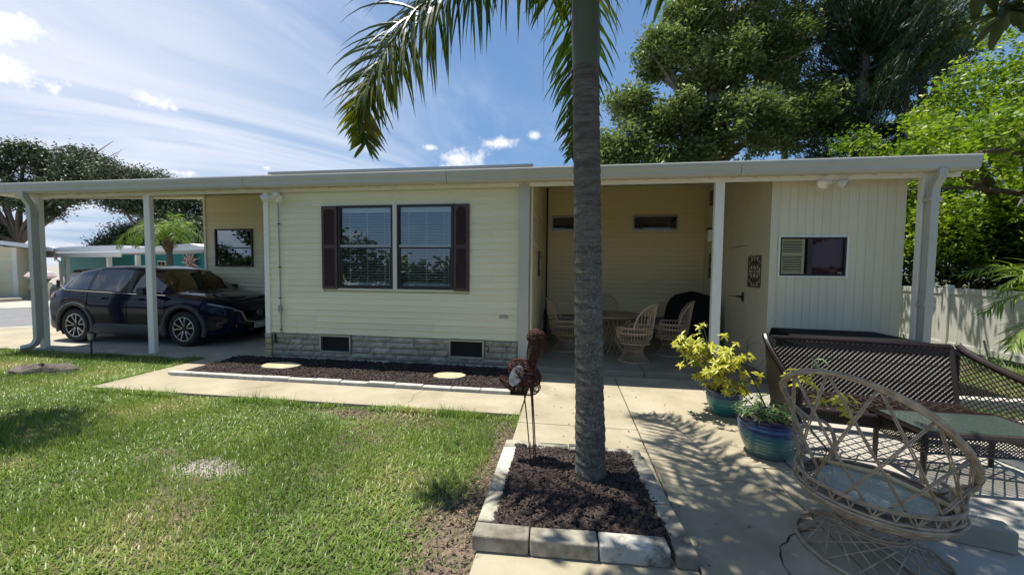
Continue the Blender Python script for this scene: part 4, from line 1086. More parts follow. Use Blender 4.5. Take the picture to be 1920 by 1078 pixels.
# rear shrub
sh1 = thing('variegated_shrub', 'bushy yellow green variegated shrub leaning left out of the smaller turquoise pot', 'shrub', (1.83, 4.62, .25))
rnd = random.Random(2); cs = []; stems = MB()
base = Vector((1.83, 4.62, .26))
for i in range(140):
    u = rnd.random()
    if u < .78: c = Vector((rnd.gauss(1.72, .17), rnd.gauss(4.55, .15), rnd.gauss(.60, .13)))
    elif u < .93: c = Vector((rnd.gauss(1.48, .11), rnd.gauss(4.50, .1), rnd.gauss(.78, .08)))
    else: c = Vector((rnd.gauss(1.92, .06), rnd.gauss(4.45, .08), rnd.gauss(.40, .05)))
    if i == 0: c = Vector((1.29, 4.45, .93))
    if i == 1: c = Vector((1.33, 4.47, .88))
    if i == 2: c = Vector((1.53, 4.5, 1.05))
    if i == 3: c = Vector((1.50, 4.52, 1.01))
    if i == 4: c = Vector((1.26, 4.45, .80))
    c.z = max(c.z, .34)
    nrm = (c-Vector((1.76, 4.62, .45)))*1.2+Vector((0, -.15, .35)); cs.append((c, nrm))
    mid = base.lerp(c, .5)+Vector((rnd.uniform(-.04, .04), rnd.uniform(-.04, .04), .05))
    if i % 2 == 0 or i < 5: stems.tube([base+Vector((rnd.uniform(-.05, .05), rnd.uniform(-.05, .05), 0)), mid, c], [.008, .005, .003], 5)
stems.build('stems', mat('pale_stem', (.22, .19, .13), .8), sh1)
whorls(sh1, cs, .066, .024, M['varieg'])
# front pot: low bushy greenery, bare twisted twigs and yellow leaf tufts
sh2 = thing('potted_plant', 'straggly plant with bare twigs and yellow leaf tufts in the larger blue pot', 'plant', (1.82, 3.64, .32))
cs = []
for i in range(60):
    a = rnd.uniform(0, 6.28); r = .22*math.sqrt(rnd.random()); z = .36+rnd.random()*.17*(1.2-r/.22)+.02
    cs.append((Vector((1.80+r*math.cos(a)*1.15, 3.62+r*math.sin(a), z)), Vector((math.cos(a)*.6, math.sin(a)*.6, 1))))
whorls(sh2, cs, .052, .013, M['green'], limit=140, per=(6, 8), seed=8, tilt=(0, .9))
tw = MB()
twc = mat('dark_twig', (.07, .055, .045), .85)
for P_, r_ in (([(1.83,3.62,.34),(1.72,3.58,.55),(1.63,3.55,.72),(1.58,3.54,.86),(1.575,3.53,1.0)], .007),
               ([(1.76,3.6,.34),(1.62,3.55,.50),(1.52,3.52,.58),(1.44,3.5,.68)], .005),
               ([(1.84,3.64,.34),(1.98,3.62,.52),(2.10,3.58,.70),(2.16,3.55,.82)], .006),
               ([(1.86,3.62,.34),(1.99,3.56,.46),(2.15,3.48,.56)], .006),
               ([(1.575,3.53,.93),(1.52,3.5,.96),(1.47,3.52,.95)], .0025), ([(1.575,3.53,1.0),(1.63,3.5,1.04),(1.72,3.5,1.03)], .0022),
               ([(1.575,3.53,1.0),(1.56,3.5,1.05),(1.60,3.5,1.10)], .002), ([(1.6,3.54,.80),(1.67,3.5,.84),(1.69,3.5,.90)], .0025),
               ([(1.50,3.52,.59),(1.45,3.50,.55),(1.38,3.50,.57)], .0025), ([(1.575,3.53,.97),(1.55,3.54,1.0),(1.50,3.54,1.02)], .002)):
    tw.tube(bez(P_, 12), [r_*(1-.04*i) for i in range(12)], 5)
tw.build('twigs', twc, sh2)
tufts = [(Vector(c), Vector(n_)) for c, n_ in (((1.98,3.56,.80),(-.3,-.3,1)), ((2.05,3.56,.74),(0,-.4,1)), ((1.92,3.58,.74),(-.5,-.2,.8)), ((2.12,3.54,.68),(.3,-.5,.8)), ((2.02,3.6,.66),(-.2,-.5,.7)),
      ((2.14,3.48,.58),(.2,-.5,.8)), ((2.28,3.44,.62),(.3,-.4,1)), ((2.36,3.42,.60),(.5,-.4,.8)), ((2.30,3.4,.52),(.2,-.7,.3)), ((2.22,3.42,.60),(-.2,-.4,1)), ((2.33,3.4,.46),(.2,-.8,-.2)), ((2.06,3.5,.80),(.1,-.4,1)))]
whorls(sh2, tufts, .068, .024, M['varieg'], limit=110, seed=12)
whorls(sh2, [(Vector(c), Vector((0, -.5, 1))) for c in ((2.14,3.56,.86), (2.19,3.56,.90), (2.16,3.56,.82))], .055, .02, leafmat('pale_leaf', [(0, (.18, .26, .12)), (1, (.32, .40, .22))]), limit=20, per=(3, 4), seed=5)
MB().tube([(2.10,3.52,.5),(2.25,3.46,.55),(2.30,3.44,.6)], .004, 5).tube([(2.1,3.58,.66),(2.14,3.56,.8),(2.17,3.56,.9)], .003, 5).build('stem', M['green'], sh2)
# tiny plants in the long bed
for (x, y, lab) in ((-3.98, 5.72, 'tiny dark sprig growing in the mulch by the left vent'), (-2.55, 5.66, 'small wilted weed in the mulch between the vents')):
    m = MB(); r_ = random.Random(int(x*100))
    for k in range(13):
        a = r_.uniform(0, 6.28); vs, fs = leaflet_geo((x, y, .03), (math.cos(a), math.sin(a), r_.uniform(.6, 2)), r_.uniform(.08, .17), .010, 3, 4); m.add(vs, fs)
    m.build('sprig', M['green'], label=lab, cat='plant')
m = MB(); r_ = random.Random(6)
for k in range(120):
    a = r_.uniform(0, 6.28); x, y = -1.33+r_.gauss(0, .05), 4.12+r_.gauss(0, .03)
    vs, fs = leaflet_geo((x, y, -.04), (math.cos(a), math.sin(a), r_.uniform(1, 3)), r_.uniform(.05, .11), .006, 5, 3); m.add(vs, fs)
m.build('weed_tuft', leafmat('weed', [(0, (.05, .12, .02)), (1, (.13, .22, .04))]), label='bright green weed tuft at the front edge of the walkway', cat='plant')

# ------------------------------------------------------------------ round rattan chair in the foreground
fc = thing('rattan_chair', 'round weathered rattan bucket chair without cushion in the right foreground', 'chair', (1.77, 2.41, 0))
C0 = Vector((1.77, 2.41, 0)); Fd = Vector((.75, .66, 0)).normalized(); Rd = Vector((.66, -.75, 0)).normalized()
def cp(ang, r, z):   # ang in degrees from the back, + towards the right-hand side
    a = R(ang); d = -Fd*math.cos(a)+Rd*math.sin(a); return C0+d*r+Vector((0, 0, z))
def wob(p, s, k): return p+Vector((math.sin(k*2.3)*s, math.sin(k*1.7+1)*s, math.sin(k*3.1+2)*s*.6))
hoopK = [(-112,.375,.66),(-100,.395,.71),(-80,.42,.84),(-60,.44,.96),(-35,.445,1.07),(-12,.44,1.115),(12,.43,1.09),(38,.42,.99),(62,.41,.83),(85,.39,.67),(103,.375,.56),(115,.365,.505)]
hoop = bez([cp(*k) for k in hoopK], 70)
m = MB(); m.tube([wob(p, .0035, i*.5) for i, p in enumerate(hoop)], [.0145+.0016*math.sin(i*.9) for i in range(70)], 9)
for j in range(3):
    m.tube([wob(p+Vector((.012*math.cos(j*2.1+i*.13), .012*math.sin(j*2.1+i*.13), .008*math.sin(i*.21+j))), .002, i+j*7) for i, p in enumerate(hoop)], .0095, 5)
m.build('hoop', M['drift'], fc, smooth=True)
# arm ends sweeping down to the seat
for s, kk in ((-1, [(-112,.375,.66),(-122,.345,.655),(-128,.315,.60),(-130,.30,.50),(-126,.315,.41),(-118,.33,.39)]), (1, [(115,.365,.505),(121,.365,.49),(125,.36,.46),(122,.35,.43),(112,.34,.41),(100,.345,.385)])):
    mm = MB()
    for j in range(9 if s > 0 else 4):
        w_ = (.011 if s > 0 else .006)*(j-3.5)/2.2
        P_ = bez([cp(a_, r_+w_*(.4+.6*math.sin(i_*.63)), z_+w_*.25) for i_, (a_, r_, z_) in enumerate(kk)], 18)
        mm.tube(P_, .0105 if s > 0 else .011, 6)
    mm.build('arm', M['drift'], fc, smooth=True)
e_ = cp(115, .365, .505); dn = (e_-cp(106, .375, .55)).normalized()
MB().tube([e_-dn*.02, e_+dn*.05], [.028, .030], 12).build('arm_end', M['cut'], fc)
# seat ring bundle
for j, (rr_, zz_) in enumerate(((.355,.372),(.362,.385),(.350,.398),(.345,.36),(.338,.347),(.328,.338))):
    MB().ring([wob(cp(k*6, rr_, zz_), .0025, k*.7+j*9) for k in range(60)], .0085, 6).build('seat_ring', M['drift'], fc, smooth=True)
MB().tube([cp(-118,.335,.40), cp(180,.30,.43)*.5+(cp(-118,.335,.40)+cp(112,.34,.40))*.25, cp(112,.34,.40)], .015, 8).build('front_rail', M['cut'], fc, smooth=True)
# diagonal strands hoop -> seat ring (pairs)
st = MB()
nst = 10
for i in range(nst):
    f_ = i/(nst-1); hp = hoop[int(3+f_*63)]; ang0 = hoopK[0][0]+f_*(hoopK[-1][0]-hoopK[0][0])
    for s in (-1, 1):
        a1 = ang0+s*52
        if abs(a1) > 150: continue
        e = cp(a1, .352, .385)
        for q in (-1, 1):
            off = Vector((0, 0, 0))+Rd*q*.0042
            mid = hp.lerp(e, .5)+ (hp.lerp(e, .5)-C0-Vector((0, 0, .7))).normalized()*.015
            st.tube([hp+off, mid+off*1.2, e+off*.4], .0042, 5)
st.build('back_lattice', M['drift'], fc, smooth=True)
# upright short strands just above the seat ring
st = MB()
for k in range(44):
    a_ = -150+300*k/43
    st.tube([cp(a_, .345, .35), cp(a_+(7 if k % 2 else -7), .352, .46)], .004, 4)
for zz in (.455, .465): st.tube([wob(cp(-140+280*k/40, .356, zz), .002, k) for k in range(41)], .007, 5)
st.build('skirt_lattice', M['drift'], fc, smooth=True)
# seat web
st = MB()
for k in range(56):
    for s in (-1, 1):
        a_ = 360*k/56; st.tube([cp(a_, .34, .375), cp(a_+s*38, .20, .335), cp(a_+s*80, .10, .325)], .0036, 4)
for r_ in (.10, .15, .20): st.ring([cp(k*10, r_, .328) for k in range(36)], .004, 4)
st.build('seat_web', M['drift'], fc, smooth=True)
gm = bpy.data.materials.new('frosted_glass'); gm.use_nodes = True; b_ = gm.node_tree.nodes['Principled BSDF']
b_.inputs['Base Color'].default_value = (.50, .53, .47, 1); b_.inputs['Roughness'].default_value = .12; b_.inputs['Alpha'].default_value = .50; b_.inputs['Specular IOR Level'].default_value = .8
bp_ = gm.node_tree.nodes.new('ShaderNodeBump'); nn_ = gm.node_tree.nodes.new('ShaderNodeTexNoise'); nn_.inputs['Scale'].default_value = 30; bp_.inputs['Distance'].default_value = .003
gm.node_tree.links.new(nn_.outputs[0], bp_.inputs['Height']); gm.node_tree.links.new(bp_.outputs[0], b_.inputs['Normal'])
gd = thing('glass_disc', 'round frosted glass disc lying in the seat of the foreground rattan chair', 'glass disc', (1.77, 2.41, .4))
MB().lathe([(0,.381),(.262,.381),(.267,.387),(.262,.393),(0,.393)], (1.79, 2.43), 48).build('glass', gm, gd, smooth=False)
# base
bs = MB()
nb = 16; CB = Vector((1.80, 2.44, 0))
def bpnt(a, r, z): return CB+Vector((r*math.cos(a), r*math.sin(a), z))
for k in range(nb):
    for s in (-1, 1):
        a = 2*math.pi*k/nb
        bs.tube([bpnt(a, .345, .018), bpnt(a+s*.95, .175, .15), bpnt(a+s*1.35, .16, .20), bpnt(a+s*1.9, .31, .345)], .0050, 5)
bs.build('base_lattice', M['drift'], fc, smooth=True)
MB().ring([bpnt(2*math.pi*k/60, .35+.003*math.sin(k*1.9), .016) for k in range(60)], .0125, 8).build('base_ring', M['drift'], fc, smooth=True)
MB().ring([bpnt(2*math.pi*k/40, .165, .175) for k in range(40)], .009, 6).ring([bpnt(2*math.pi*k/40, .170, .160) for k in range(40)], .008, 6).build('waist_ring', M['drift'], fc, smooth=True)

# ------------------------------------------------------------------ small rattan chairs and table on the porch
def small_chair(loc, face, label):
    t = thing('porch_chair', label, 'chair', loc, 'rattan tub chairs round the porch table')
    def q(a, r, z): a = R(a); return Vector(loc)+Vector((r*math.cos(a), r*math.sin(a), z))
    n = 26; b = MB()
    for k in range(n):
        for s in (-1, 1):
            a = 360*k/n
            b.tube([q(a, .245, .015), q(a+s*24, .165, .13), q(a+s*36, .15, .20), q(a+s*52, .18, .28), q(a+s*70, .285, .415)], .0042, 3, False)
    b.build('base_lattice', M['rattan'], t)
    MB().ring([q(k*12, .25, .012) for k in range(30)], .014, 5).ring([q(k*12, .152, .20) for k in range(30)], .010, 5).build('base_ring', M['rattan'], t)
    MB().ring([q(k*12, .29, .42) for k in range(30)], .014, 5).ring([q(k*12, .283, .40) for k in range(30)], .011, 5).build('seat_ring', M['rattan'], t)
    MB().lathe([(0,.40),(.27,.41),(.27,.425),(0,.415)], loc[:2], 24).build('seat', M['rattan'], t)
    t.children[-1].location = (0, 0, loc[2])
    # back curve : angle 180 = back, arms at +-80
    def rim(a): h = .40*math.sqrt(max(0, 1-(abs(a)/66)**2.2)); return .285+.035+.05*max(0, math.cos(R(a))), .60+h*1.02
    rp_ = []; arm = MB()
    for k in range(41):
        a = -125+250*k/40; r_, z_ = rim(a); rp_.append(q(face+180+a, r_, z_))
    MB().tube(rp_, .014, 6).build('back_rim', M['rattan'], t)
    MB().tube([q(face+180-125+250*k/30, .315, .605) for k in range(31)], .010, 5).build('arm_rail', M['rattan'], t)
    w = MB(); nn = 26
    for k in range(nn+1):
        a = -125+250*k/nn; r_, z_ = rim(a); w.tube([q(face+180+a*.98, .29, .42), q(face+180+a, .31, .6), q(face+180+a, r_, z_)], .0055, 3, False)
    w.build('spindles', M['rattan'], t)
    MB().tube([q(face+180-125, .325, .605), q(face+180-135, .31, .52), q(face+180-130, .29, .42)], .013, 5).tube([q(face+180+125, .325, .605), q(face+180+135, .31, .52), q(face+180+130, .29, .42)], .013, 5).build('arm_post', M['rattan'], t)
    return t
small_chair((1.16, 6.68, .09), 148, 'rattan tub chair nearest the palm trunk on its right side, in front of the table')
small_chair((1.93, 7.30, .09), 165, 'rattan tub chair standing right next to the black covered grill')
small_chair((-.02, 7.35, .09), -5, 'rattan tub chair left of the palm trunk')
small_chair((.80, 8.30, .09), -92, 'rattan tub chair behind the round table against the back wall')
tb = thing('porch_table', 'round rattan dining table with wooden rim in the porch', 'table', (.86, 7.42, .09))
MB().lathe([(0,.775),(.56,.775),(.575,.785),(.575,.805),(.56,.815),(0,.815)], (.86, 7.42), 40).build('tabletop', mat('brown_tabletop', (.24,.17,.12), .4, (.18,.12,.085), 12), tb)
b = MB()
for k in range(4):
    a = R(35+90*k); d = Vector((math.cos(a), math.sin(a), 0)); c = Vector((.86, 7.42, 0))
    b.tube([c+d*.5+Vector((0,0,.765)), c+d*.2+Vector((0,0,.5)), c+d*.12+Vector((0,0,.35)), c+d*.38+Vector((0,0,.11))], .026, 6)
b.build('legs', M['rattan'], tb)
b = MB()
for k in range(20):
    for s in (-1, 1):
        a = 2*math.pi*k/20; f = lambda a_, r_, z_: (.86+r_*math.cos(a_), 7.42+r_*math.sin(a_), z_)
        b.tube([f(a,.30,.10), f(a+s*.5,.16,.35), f(a+s*1.0,.30,.76)], .006, 3, False)
b.build('pedestal_lattice', M['rattan'], tb)

# ------------------------------------------------------------------ wicker loveseat, coffee table, chest
def lattice(mb, Sf, nu, nv, r, diag=1.0, seg=1, n=3):
    """diamond lattice on surface Sf(u,v)"""
    A = nv/nu*diag   # how far u moves while v goes 0..1
    tot = int(nu*(1+A))+1
    for k in range(tot):
        for s in (0, 1):
            u0 = (k+.5)/nu-A; pts = []
            t0 = max(0, -u0/A); t1 = min(1, (1-u0)/A)
            if t1-t0 < .04: continue
            m_ = max(2, int(seg*(t1-t0)*8)+1)
            for i in range(m_):
                t = t0+(t1-t0)*i/(m_-1); u = u0+A*t
                pts.append(Sf(u if s == 0 else 1-u, t))
            mb.tube(pts, r, n, False)
sofa = thing('wicker_loveseat', 'dark brown open weave wicker loveseat frame without cushions facing the camera', 'loveseat', (3.0, 4.1, 0))
so0 = Vector((2.235, 4.47, 0)); ang = R(-10.5)
sx_ = Vector((math.cos(ang), math.sin(ang), 0)); sy_ = Vector((math.sin(ang), -math.cos(ang), 0))   # sy_ towards camera
def sp_(u, v, z): return so0+sx_*u+sy_*v+Vector((0, 0, z))
SL, SD = 1.50, .74
def backS(u, v): z = .40+.53*v+.0; return sp_(u*SL, .10-.12*v, z-.02*math.sin(u*math.pi)*0)
b = MB(); lattice(b, backS, 34, 13, .0058, .9, 1); 
for v_ in (.33, .66): b.tube([backS(i/8, v_) for i in range(9)], .006, 4)
b.build('back_lattice', M['wicker'], sofa)
b = MB(); b.tube([backS(0,1.01), backS(.5,1.03), backS(1,1.0)], .020, 7)
for k in range(150): 
    u = k/149; p = backS(u, 1.015); 
    b.ring([p+sy_*(.022*math.cos(a_))+Vector((0,0,.022*math.sin(a_)))+sx_*(.004*math.sin(a_)) for a_ in (0,1.05,2.09,3.14,4.19,5.24)], .0035, 3)
b.build('top_rail', M['wicker'], sofa)
for u in (0, SL): 
    MB().tube([sp_(u,.12,.0), sp_(u,.10,.4), sp_(u,-.02,.94)], .020, 8).build('leg', M['wicker'], sofa)
MB().tube([sp_(0,.10,.40), sp_(SL,.10,.40)], .016, 6).build('back_rail', M['wicker'], sofa)
for u in (0.02, SL+.27):
    MB().tube([sp_(u,SD,.0), sp_(u,SD,.62)], [.024,.030], 8).build('leg', M['wicker'], sofa)
# arms: dense woven sloping panels rolling outwards
def armS(side):
    u0_ = 0 if side < 0 else SL
    def f(u, v):
        top = .95-.30*min(1, max(0, u))**.7
        y = -.02+(SD+.03)*u+.10*(1-u)*(1-v)
        z = .22+(top-.22)*v
        bulge = .05*math.sin(v*math.pi)*.6+.055*v*v
        return sp_(u0_+side*bulge+(.26*u if side > 0 else 0), y+(.06*u if side > 0 else 0), z)
    return f
for side in (-1, 1):
    b = MB(); lattice(b, armS(side), 17 if side > 0 else 24, 13 if side > 0 else 18, .0055, 1.0, 1)
    b.build('arm_lattice', M['wicker'], sofa)
    f = armS(side); b = MB(); b.tube([f(i/14, 1.0) for i in range(15)], .028, 8)
    for k in range(90):
        p = f(k/89, 1.0); b.ring([p+sx_*(.030*math.cos(a_))+Vector((0,0,.030*math.sin(a_))) for a_ in (0,1.05,2.09,3.14,4.19,5.24)], .004, 3)
    b.build('arm_rest', M['wicker'], sofa)
    MB().tube([f(0,0), f(1,0)], .014, 6).build('arm_rail', M['wicker'], sofa)
def seatS(u, v): return sp_(u*SL, .10+(SD-.10)*v, .40-.018*math.sin(u*math.pi)*math.sin(v*math.pi))
b = MB(); lattice(b, seatS, 13, 7, .0085, .95, 1, 4)
for k in range(1, 14): b.tube([seatS(k/14, 0), seatS(k/14, 1)], .006, 4)
b.build('seat_lattice', M['wicker'], sofa)
b = MB()
Ms = Matrix.Translation(sp_(SL/2, SD, .355)) @ Matrix.Rotation(ang, 4, 'Z'); b.obox(Ms, SL-.04, .030, .105)
for k in range(110):
    u = k/109*(SL-.05)+.025
    b.tube([sp_(u, SD+.018, .305), sp_(u+.006, SD+.018, .405)], .0055, 4)
b.build('apron', M['wicker'], sofa)
MB().tube([sp_(0,SD,.40), sp_(0,.1,.40)], .016, 6).tube([sp_(SL,SD,.40), sp_(SL,.1,.40)], .016, 6).tube([sp_(.0,SD,.41), sp_(SL,SD,.41)], .016, 6).build('seat_frame', M['wicker'], sofa)

ct = thing('coffee_table', 'low dark wicker coffee table with glass top in front of the loveseat', 'table', (3.15, 3.47, 0))
TX0, TX1, TY0, TY1, TZ = 2.70, 3.64, 3.22, 3.73, .43
for (x, y) in ((TX0+.03,TY0+.03),(TX1-.03,TY0+.03),(TX0+.03,TY1-.03),(TX1-.03,TY1-.03)):
    MB().tube([(x,y,.0),(x,y,TZ-.02)], [.017,.022], 8).build('leg', M['wicker'], ct)
for nm, Sf, nu in (('apron', lambda u,v: Vector((TX0+(TX1-TX0)*u, TY0, TZ-.14+.12*v)), 34), ('apron', lambda u,v: Vector((TX0+(TX1-TX0)*u, TY1, TZ-.14+.12*v)), 34),
                   ('apron', lambda u,v: Vector((TX0, TY0+(TY1-TY0)*u, TZ-.14+.12*v)), 19), ('apron', lambda u,v: Vector((TX1, TY0+(TY1-TY0)*u, TZ-.14+.12*v)), 19)):
    b = MB(); lattice(b, Sf, nu, 5, .0045, 1.0, 1)
    b.tube([Sf(0,0), Sf(1,0)], .009, 5).tube([Sf(0,.45), Sf(1,.45)], .005, 4).build(nm, M['wicker'], ct)
b = MB(); z = TZ
for (p, q_) in (((TX0,TY0),(TX1,TY0)),((TX1,TY0),(TX1,TY1)),((TX1,TY1),(TX0,TY1)),((TX0,TY1),(TX0,TY0))):
    p, q_ = Vector((*p, z)), Vector((*q_, z)); b.tube([p, q_], .022, 7); dl = (q_-p); n_ = int(dl.length/.011); e = dl.normalized(); f_ = Vector((0,0,1)).cross(e)
    for k in range(n_):
        c = p+dl*(k/n_); b.ring([c+f_*(.024*math.cos(a_))+Vector((0,0,.024*math.sin(a_))) for a_ in (0,1.05,2.09,3.14,4.19,5.24)], .0038, 3)
b.build('rim', M['wicker'], ct)
gt_ = gm.copy(); gt_.name = 'table_glass'; gt_.node_tree.nodes['Principled BSDF'].inputs['Base Color'].default_value = (.09, .13, .115, 1); gt_.node_tree.nodes['Principled BSDF'].inputs['Alpha'].default_value = .38; MB().box(TX0+.035,TX1-.035,TY0+.035,TY1-.035,TZ+.012,TZ+.018).build('glass_top', gt_, ct)
b = MB(); lattice(b, lambda u,v: Vector((TX0+(TX1-TX0)*u, TY0+(TY1-TY0)*v, TZ-.01)), 12, 7, .006, .9, 1, 4); b.build('top_lattice', M['wicker'], ct)

ch = thing('storage_chest', 'long black covered chest against the shed behind the loveseat', 'chest', (3.85, 5.7, 0))
o = MB().box(3.02,4.66,5.15,5.95,.0,.70).build('body', M['black'], ch); bevel(o, .03, 3)
o = MB().add([(2.96,5.08,.70),(4.72,5.08,.68),(4.72,6.02,.68),(2.96,6.02,.70),(2.98,5.12,.795),(4.55,5.12,.77),(4.30,6.0,.815),(2.98,6.0,.835)],
   [(0,3,2,1),(4,5,6,7),(0,1,5,4),(1,2,6,5),(2,3,7,6),(3,0,4,7)]).build('lid', M['black'], ch); bevel(o, .02, 3)
# ------------------------------------------------------------------ the car
def make_car():
    CX, CY = -9.115, 7.50
    t = thing('parked_car', 'dark navy suv with silver spoked alloy wheels parked under the carport', 'car', (CX, CY, 0))
    ip = lambda x, a, b: float(np.interp(x, a, b))
    TX = [-2.27,-2.25,-2.17,-2.0,-1.80,-1.5,-.9,-.3,.1,.36,.7,1.02,1.10,1.5,1.9,2.08,2.2,2.27]
    TZ_ = [.86,.98,1.09,1.27,1.44,1.575,1.665,1.68,1.655,1.60,1.37,1.14,1.115,1.075,1.01,.95,.87,.72]
    BX = [-2.27,-2.17,-1.7,-1.0,0,.9,1.1,1.6,2.0,2.2,2.27]; BZ = [.80,1.03,1.13,1.10,1.065,1.045,1.03,.98,.90,.80,.68]
    WX = [-2.27,-2.2,-2.05,-1.7,-1.35,0,1.35,1.75,2.0,2.15,2.24,2.27]; WZ = [.66,.78,.87,.91,.92,.912,.92,.90,.83,.70,.52,.42]
    RXs = [-2.27,-2.0,-1.8,-.9,0,.36,1.02,1.2,1.9,2.15,2.27]; RW = [.56,.58,.60,.655,.665,.65,.74,.76,.70,.56,.36]
    SB = [-2.27,-2.1,-1.8,1.8,2.1,2.27]; SBZ = [.36,.30,.25,.23,.24,.28]
    def section(x, side):
        zt, zb, w, wr = ip(x,TX,TZ_), ip(x,BX,BZ), ip(x,WX,WZ), ip(x,RXs,RW)
        bot = ip(x, SB, SBZ); arch = 0
        for xw in (-1.35, 1.35):
            d = abs(x-xw)
            if d < .435: arch = max(arch, .365+math.sqrt(.435**2-d*d)*.98)
        zb = min(zb, zt-.03); bot = max(bot, arch)
        zz = [bot, max(.34, bot+.012), max(.52, bot+.03), max(.76, bot+.05), 0, zb]
        zz[3] = min(zz[3], zb-.05); zz[2] = min(zz[2], zz[3]-.02); zz[1] = min(zz[1], zz[2]-.01); zz[4] = (zz[3]+zb)/2
        yy = [w-.035, w-.012, w-.012, w, w-.022, w-.055]
        re = (wr, zt-.055*min(1, (zt-zb)*3+.2)); be = (yy[5], zb)
        zz += [be[1]+(re[1]-be[1])*.07, be[1]+(re[1]-be[1])*.90, re[1], zt-.012, zt]
        yy += [be[0]+(re[0]-be[0])*.07, be[0]+(re[0]-be[0])*.90, re[0], wr*.55, 0]
        return [Vector((CX+x, CY+side*y, z)) for y, z in zip(yy, zz)]
    xs = sorted(set([round(v, 3) for v in list(np.arange(-2.27, 2.271, .045))+[-1.785,-.915]+[-1.62,-1.08,-.98,-.06,.04,.80,.42,1.02,-2.08,-1.80,2.27,-.915]]))
    groups = {}
    def put(key, quad):
        g = groups.setdefault(key, {'v': [], 'f': [], 'ix': {}}); f = []
        for p in quad:
            k = (round(p.x, 5), round(p.y, 5), round(p.z, 5))
            if k not in g['ix']: g['ix'][k] = len(g['v']); g['v'].append(k)
            if not f or f[-1] != g['ix'][k]: f.append(g['ix'][k])
        if len(set(f)) >= 3: g['f'].append(tuple(dict.fromkeys(f)))
    for side in (-1, 1):
        prev = section(xs[0], side)
        for a, b in zip(xs[:-1], xs[1:]):
            cur = section(b, side); xm = (a+b)/2
            for j in range(10):
                key = 'body'
                if j == 6:
                    if -.98 < xm < -.06: key = 'rear_window%d' % side
                    elif .04 < xm < .80: key = 'front_window%d' % side
                    elif -1.62 < xm < -1.08: key = 'quarter_window%d' % side
                    elif -1.08 < xm < .06: key = 'pillar:%d:%d' % (side, xm > -.5)
                elif j in (8, 9) and .42 < xm < 1.02: key = 'windscreen'
                elif j in (8, 9) and -2.08 < xm < -1.80: key = 'rear_glass'
                q = [prev[j], cur[j], cur[j+1], prev[j+1]]
                if side < 0: q = q[::-1]
                put(key, q)
            prev = cur
    for x in (xs[0], xs[-1]):
        Lf, Rt = section(x, 1), section(x, -1)
        for j in range(10):
            q = [Rt[j], Lf[j], Lf[j+1], Rt[j+1]]; put('body', q if x > 0 else q[::-1])
    gcar = glassmat('car_glass', (.24, .24, .215), .06)
    body = None
    for key, g in sorted(groups.items(), key=lambda kv: kv[0] != 'body'):
        nm = key.split(':')[0].rstrip('-1')
        me = bpy.data.meshes.new(nm); me.from_pydata(g['v'], [], g['f'])
        me.materials.append(M['paint'] if key == 'body' else M['frame'] if key.startswith('pillar') else gcar)
        me.polygons.foreach_set('use_smooth', [True]*len(me.polygons)); me.update()
        o = bpy.data.objects.new(nm, me); link(o, t)
        if key == 'body': body = o
    P = lambda x, y, z: Vector((CX+x, CY+y, z))
    wv = lambda x: ip(x, WX, WZ)
    for xw in (-1.35, 1.35):
        for s in (-1, 1):
            m = MB(); pts = []; vs = []; fs = []
            n = 26
            for i in range(n+1):
                a = math.pi*(-.10+1.20*i/n); rr0, rr1 = .432, .505
                y = s*(wv(xw+math.cos(a)*.47)+.004)
                for (r_, yy) in ((rr0, y-s*.05), (rr0, y+s*.006), (rr1, y+s*.004), (rr1+.004, y-s*.03)):
                    vs.append(P(xw+r_*math.cos(a), yy, max(.20, .365+r_*math.sin(a))))
            for i in range(n):
                for k in range(3): fs.append((i*4+k, (i+1)*4+k, (i+1)*4+k+1, i*4+k+1))
            MB().add(vs, fs).build('wheel_arch', M['clad'], t, smooth=True)
            # wheel well liner
            MB().tube([P(xw, s*.60, .40), P(xw, s*.885, .40)], .45, 24).build('wheel_well', M['dark'], t)
            t.children[-1].scale = (1, 1, 1)
    # wells are dark inner discs; keep them behind the wheels
    for o in list(t.children):
        if o.name.startswith('wheel_well'):
            bpy.data.objects.remove(o)
    for xw in (-1.35, 1.35):
        for s in (-1, 1):
            vs = []; fs = []; n = 24
            for i in range(n):
                a = 2*math.pi*i/n
                vs += [P(xw+.432*math.cos(a), s*.88, .365+.432*math.sin(a)), P(xw+.432*math.cos(a), s*.52, .365+.432*math.sin(a))]
            fs = [(2*i, 2*((i+1) % n), 2*((i+1) % n)+1, 2*i+1) for i in range(n)]+[tuple(2*i+1 for i in range(n))]
            vs = [Vector((v.x, v.y, max(v.z, .16))) for v in vs]
            MB().add(vs, fs).build('wheel_well', M['dark'], t)
            # wheel
            prof = [(.235,-.10),(.30,-.112),(.335,-.108),(.358,-.085),(.365,-.04),(.365,.04),(.358,.085),(.335,.108),(.30,.112),(.235,.10)]
            vs = []; n = 40; m_ = len(prof)
            cy = s*.795
            for (r_, q) in prof:
                for k in range(n):
                    a = 2*math.pi*k/n; vs.append(P(xw+r_*math.cos(a), cy+q, .365+r_*math.sin(a)))
            fs = [(i*n+k, i*n+(k+1)%n, ((i+1)%m_)*n+(k+1)%n, ((i+1)%m_)*n+k) for i in range(m_) for k in range(n)]
            w = MB().add(vs, fs).build('wheel', M['tyre'], t, smooth=True)
            vs = [P(xw+.245*math.cos(k*.157), cy+s*.045, .365+.245*math.sin(k*.157)) for k in range(40)]
            MB().add(vs, [tuple(range(40))]).build('rim_back', M['dark'], w)
            MB().ring([P(xw+.243*math.cos(k*.157), cy+s*.10, .365+.243*math.sin(k*.157)) for k in range(40)], .010, 6).build('rim', M['silver'], w, smooth=True)
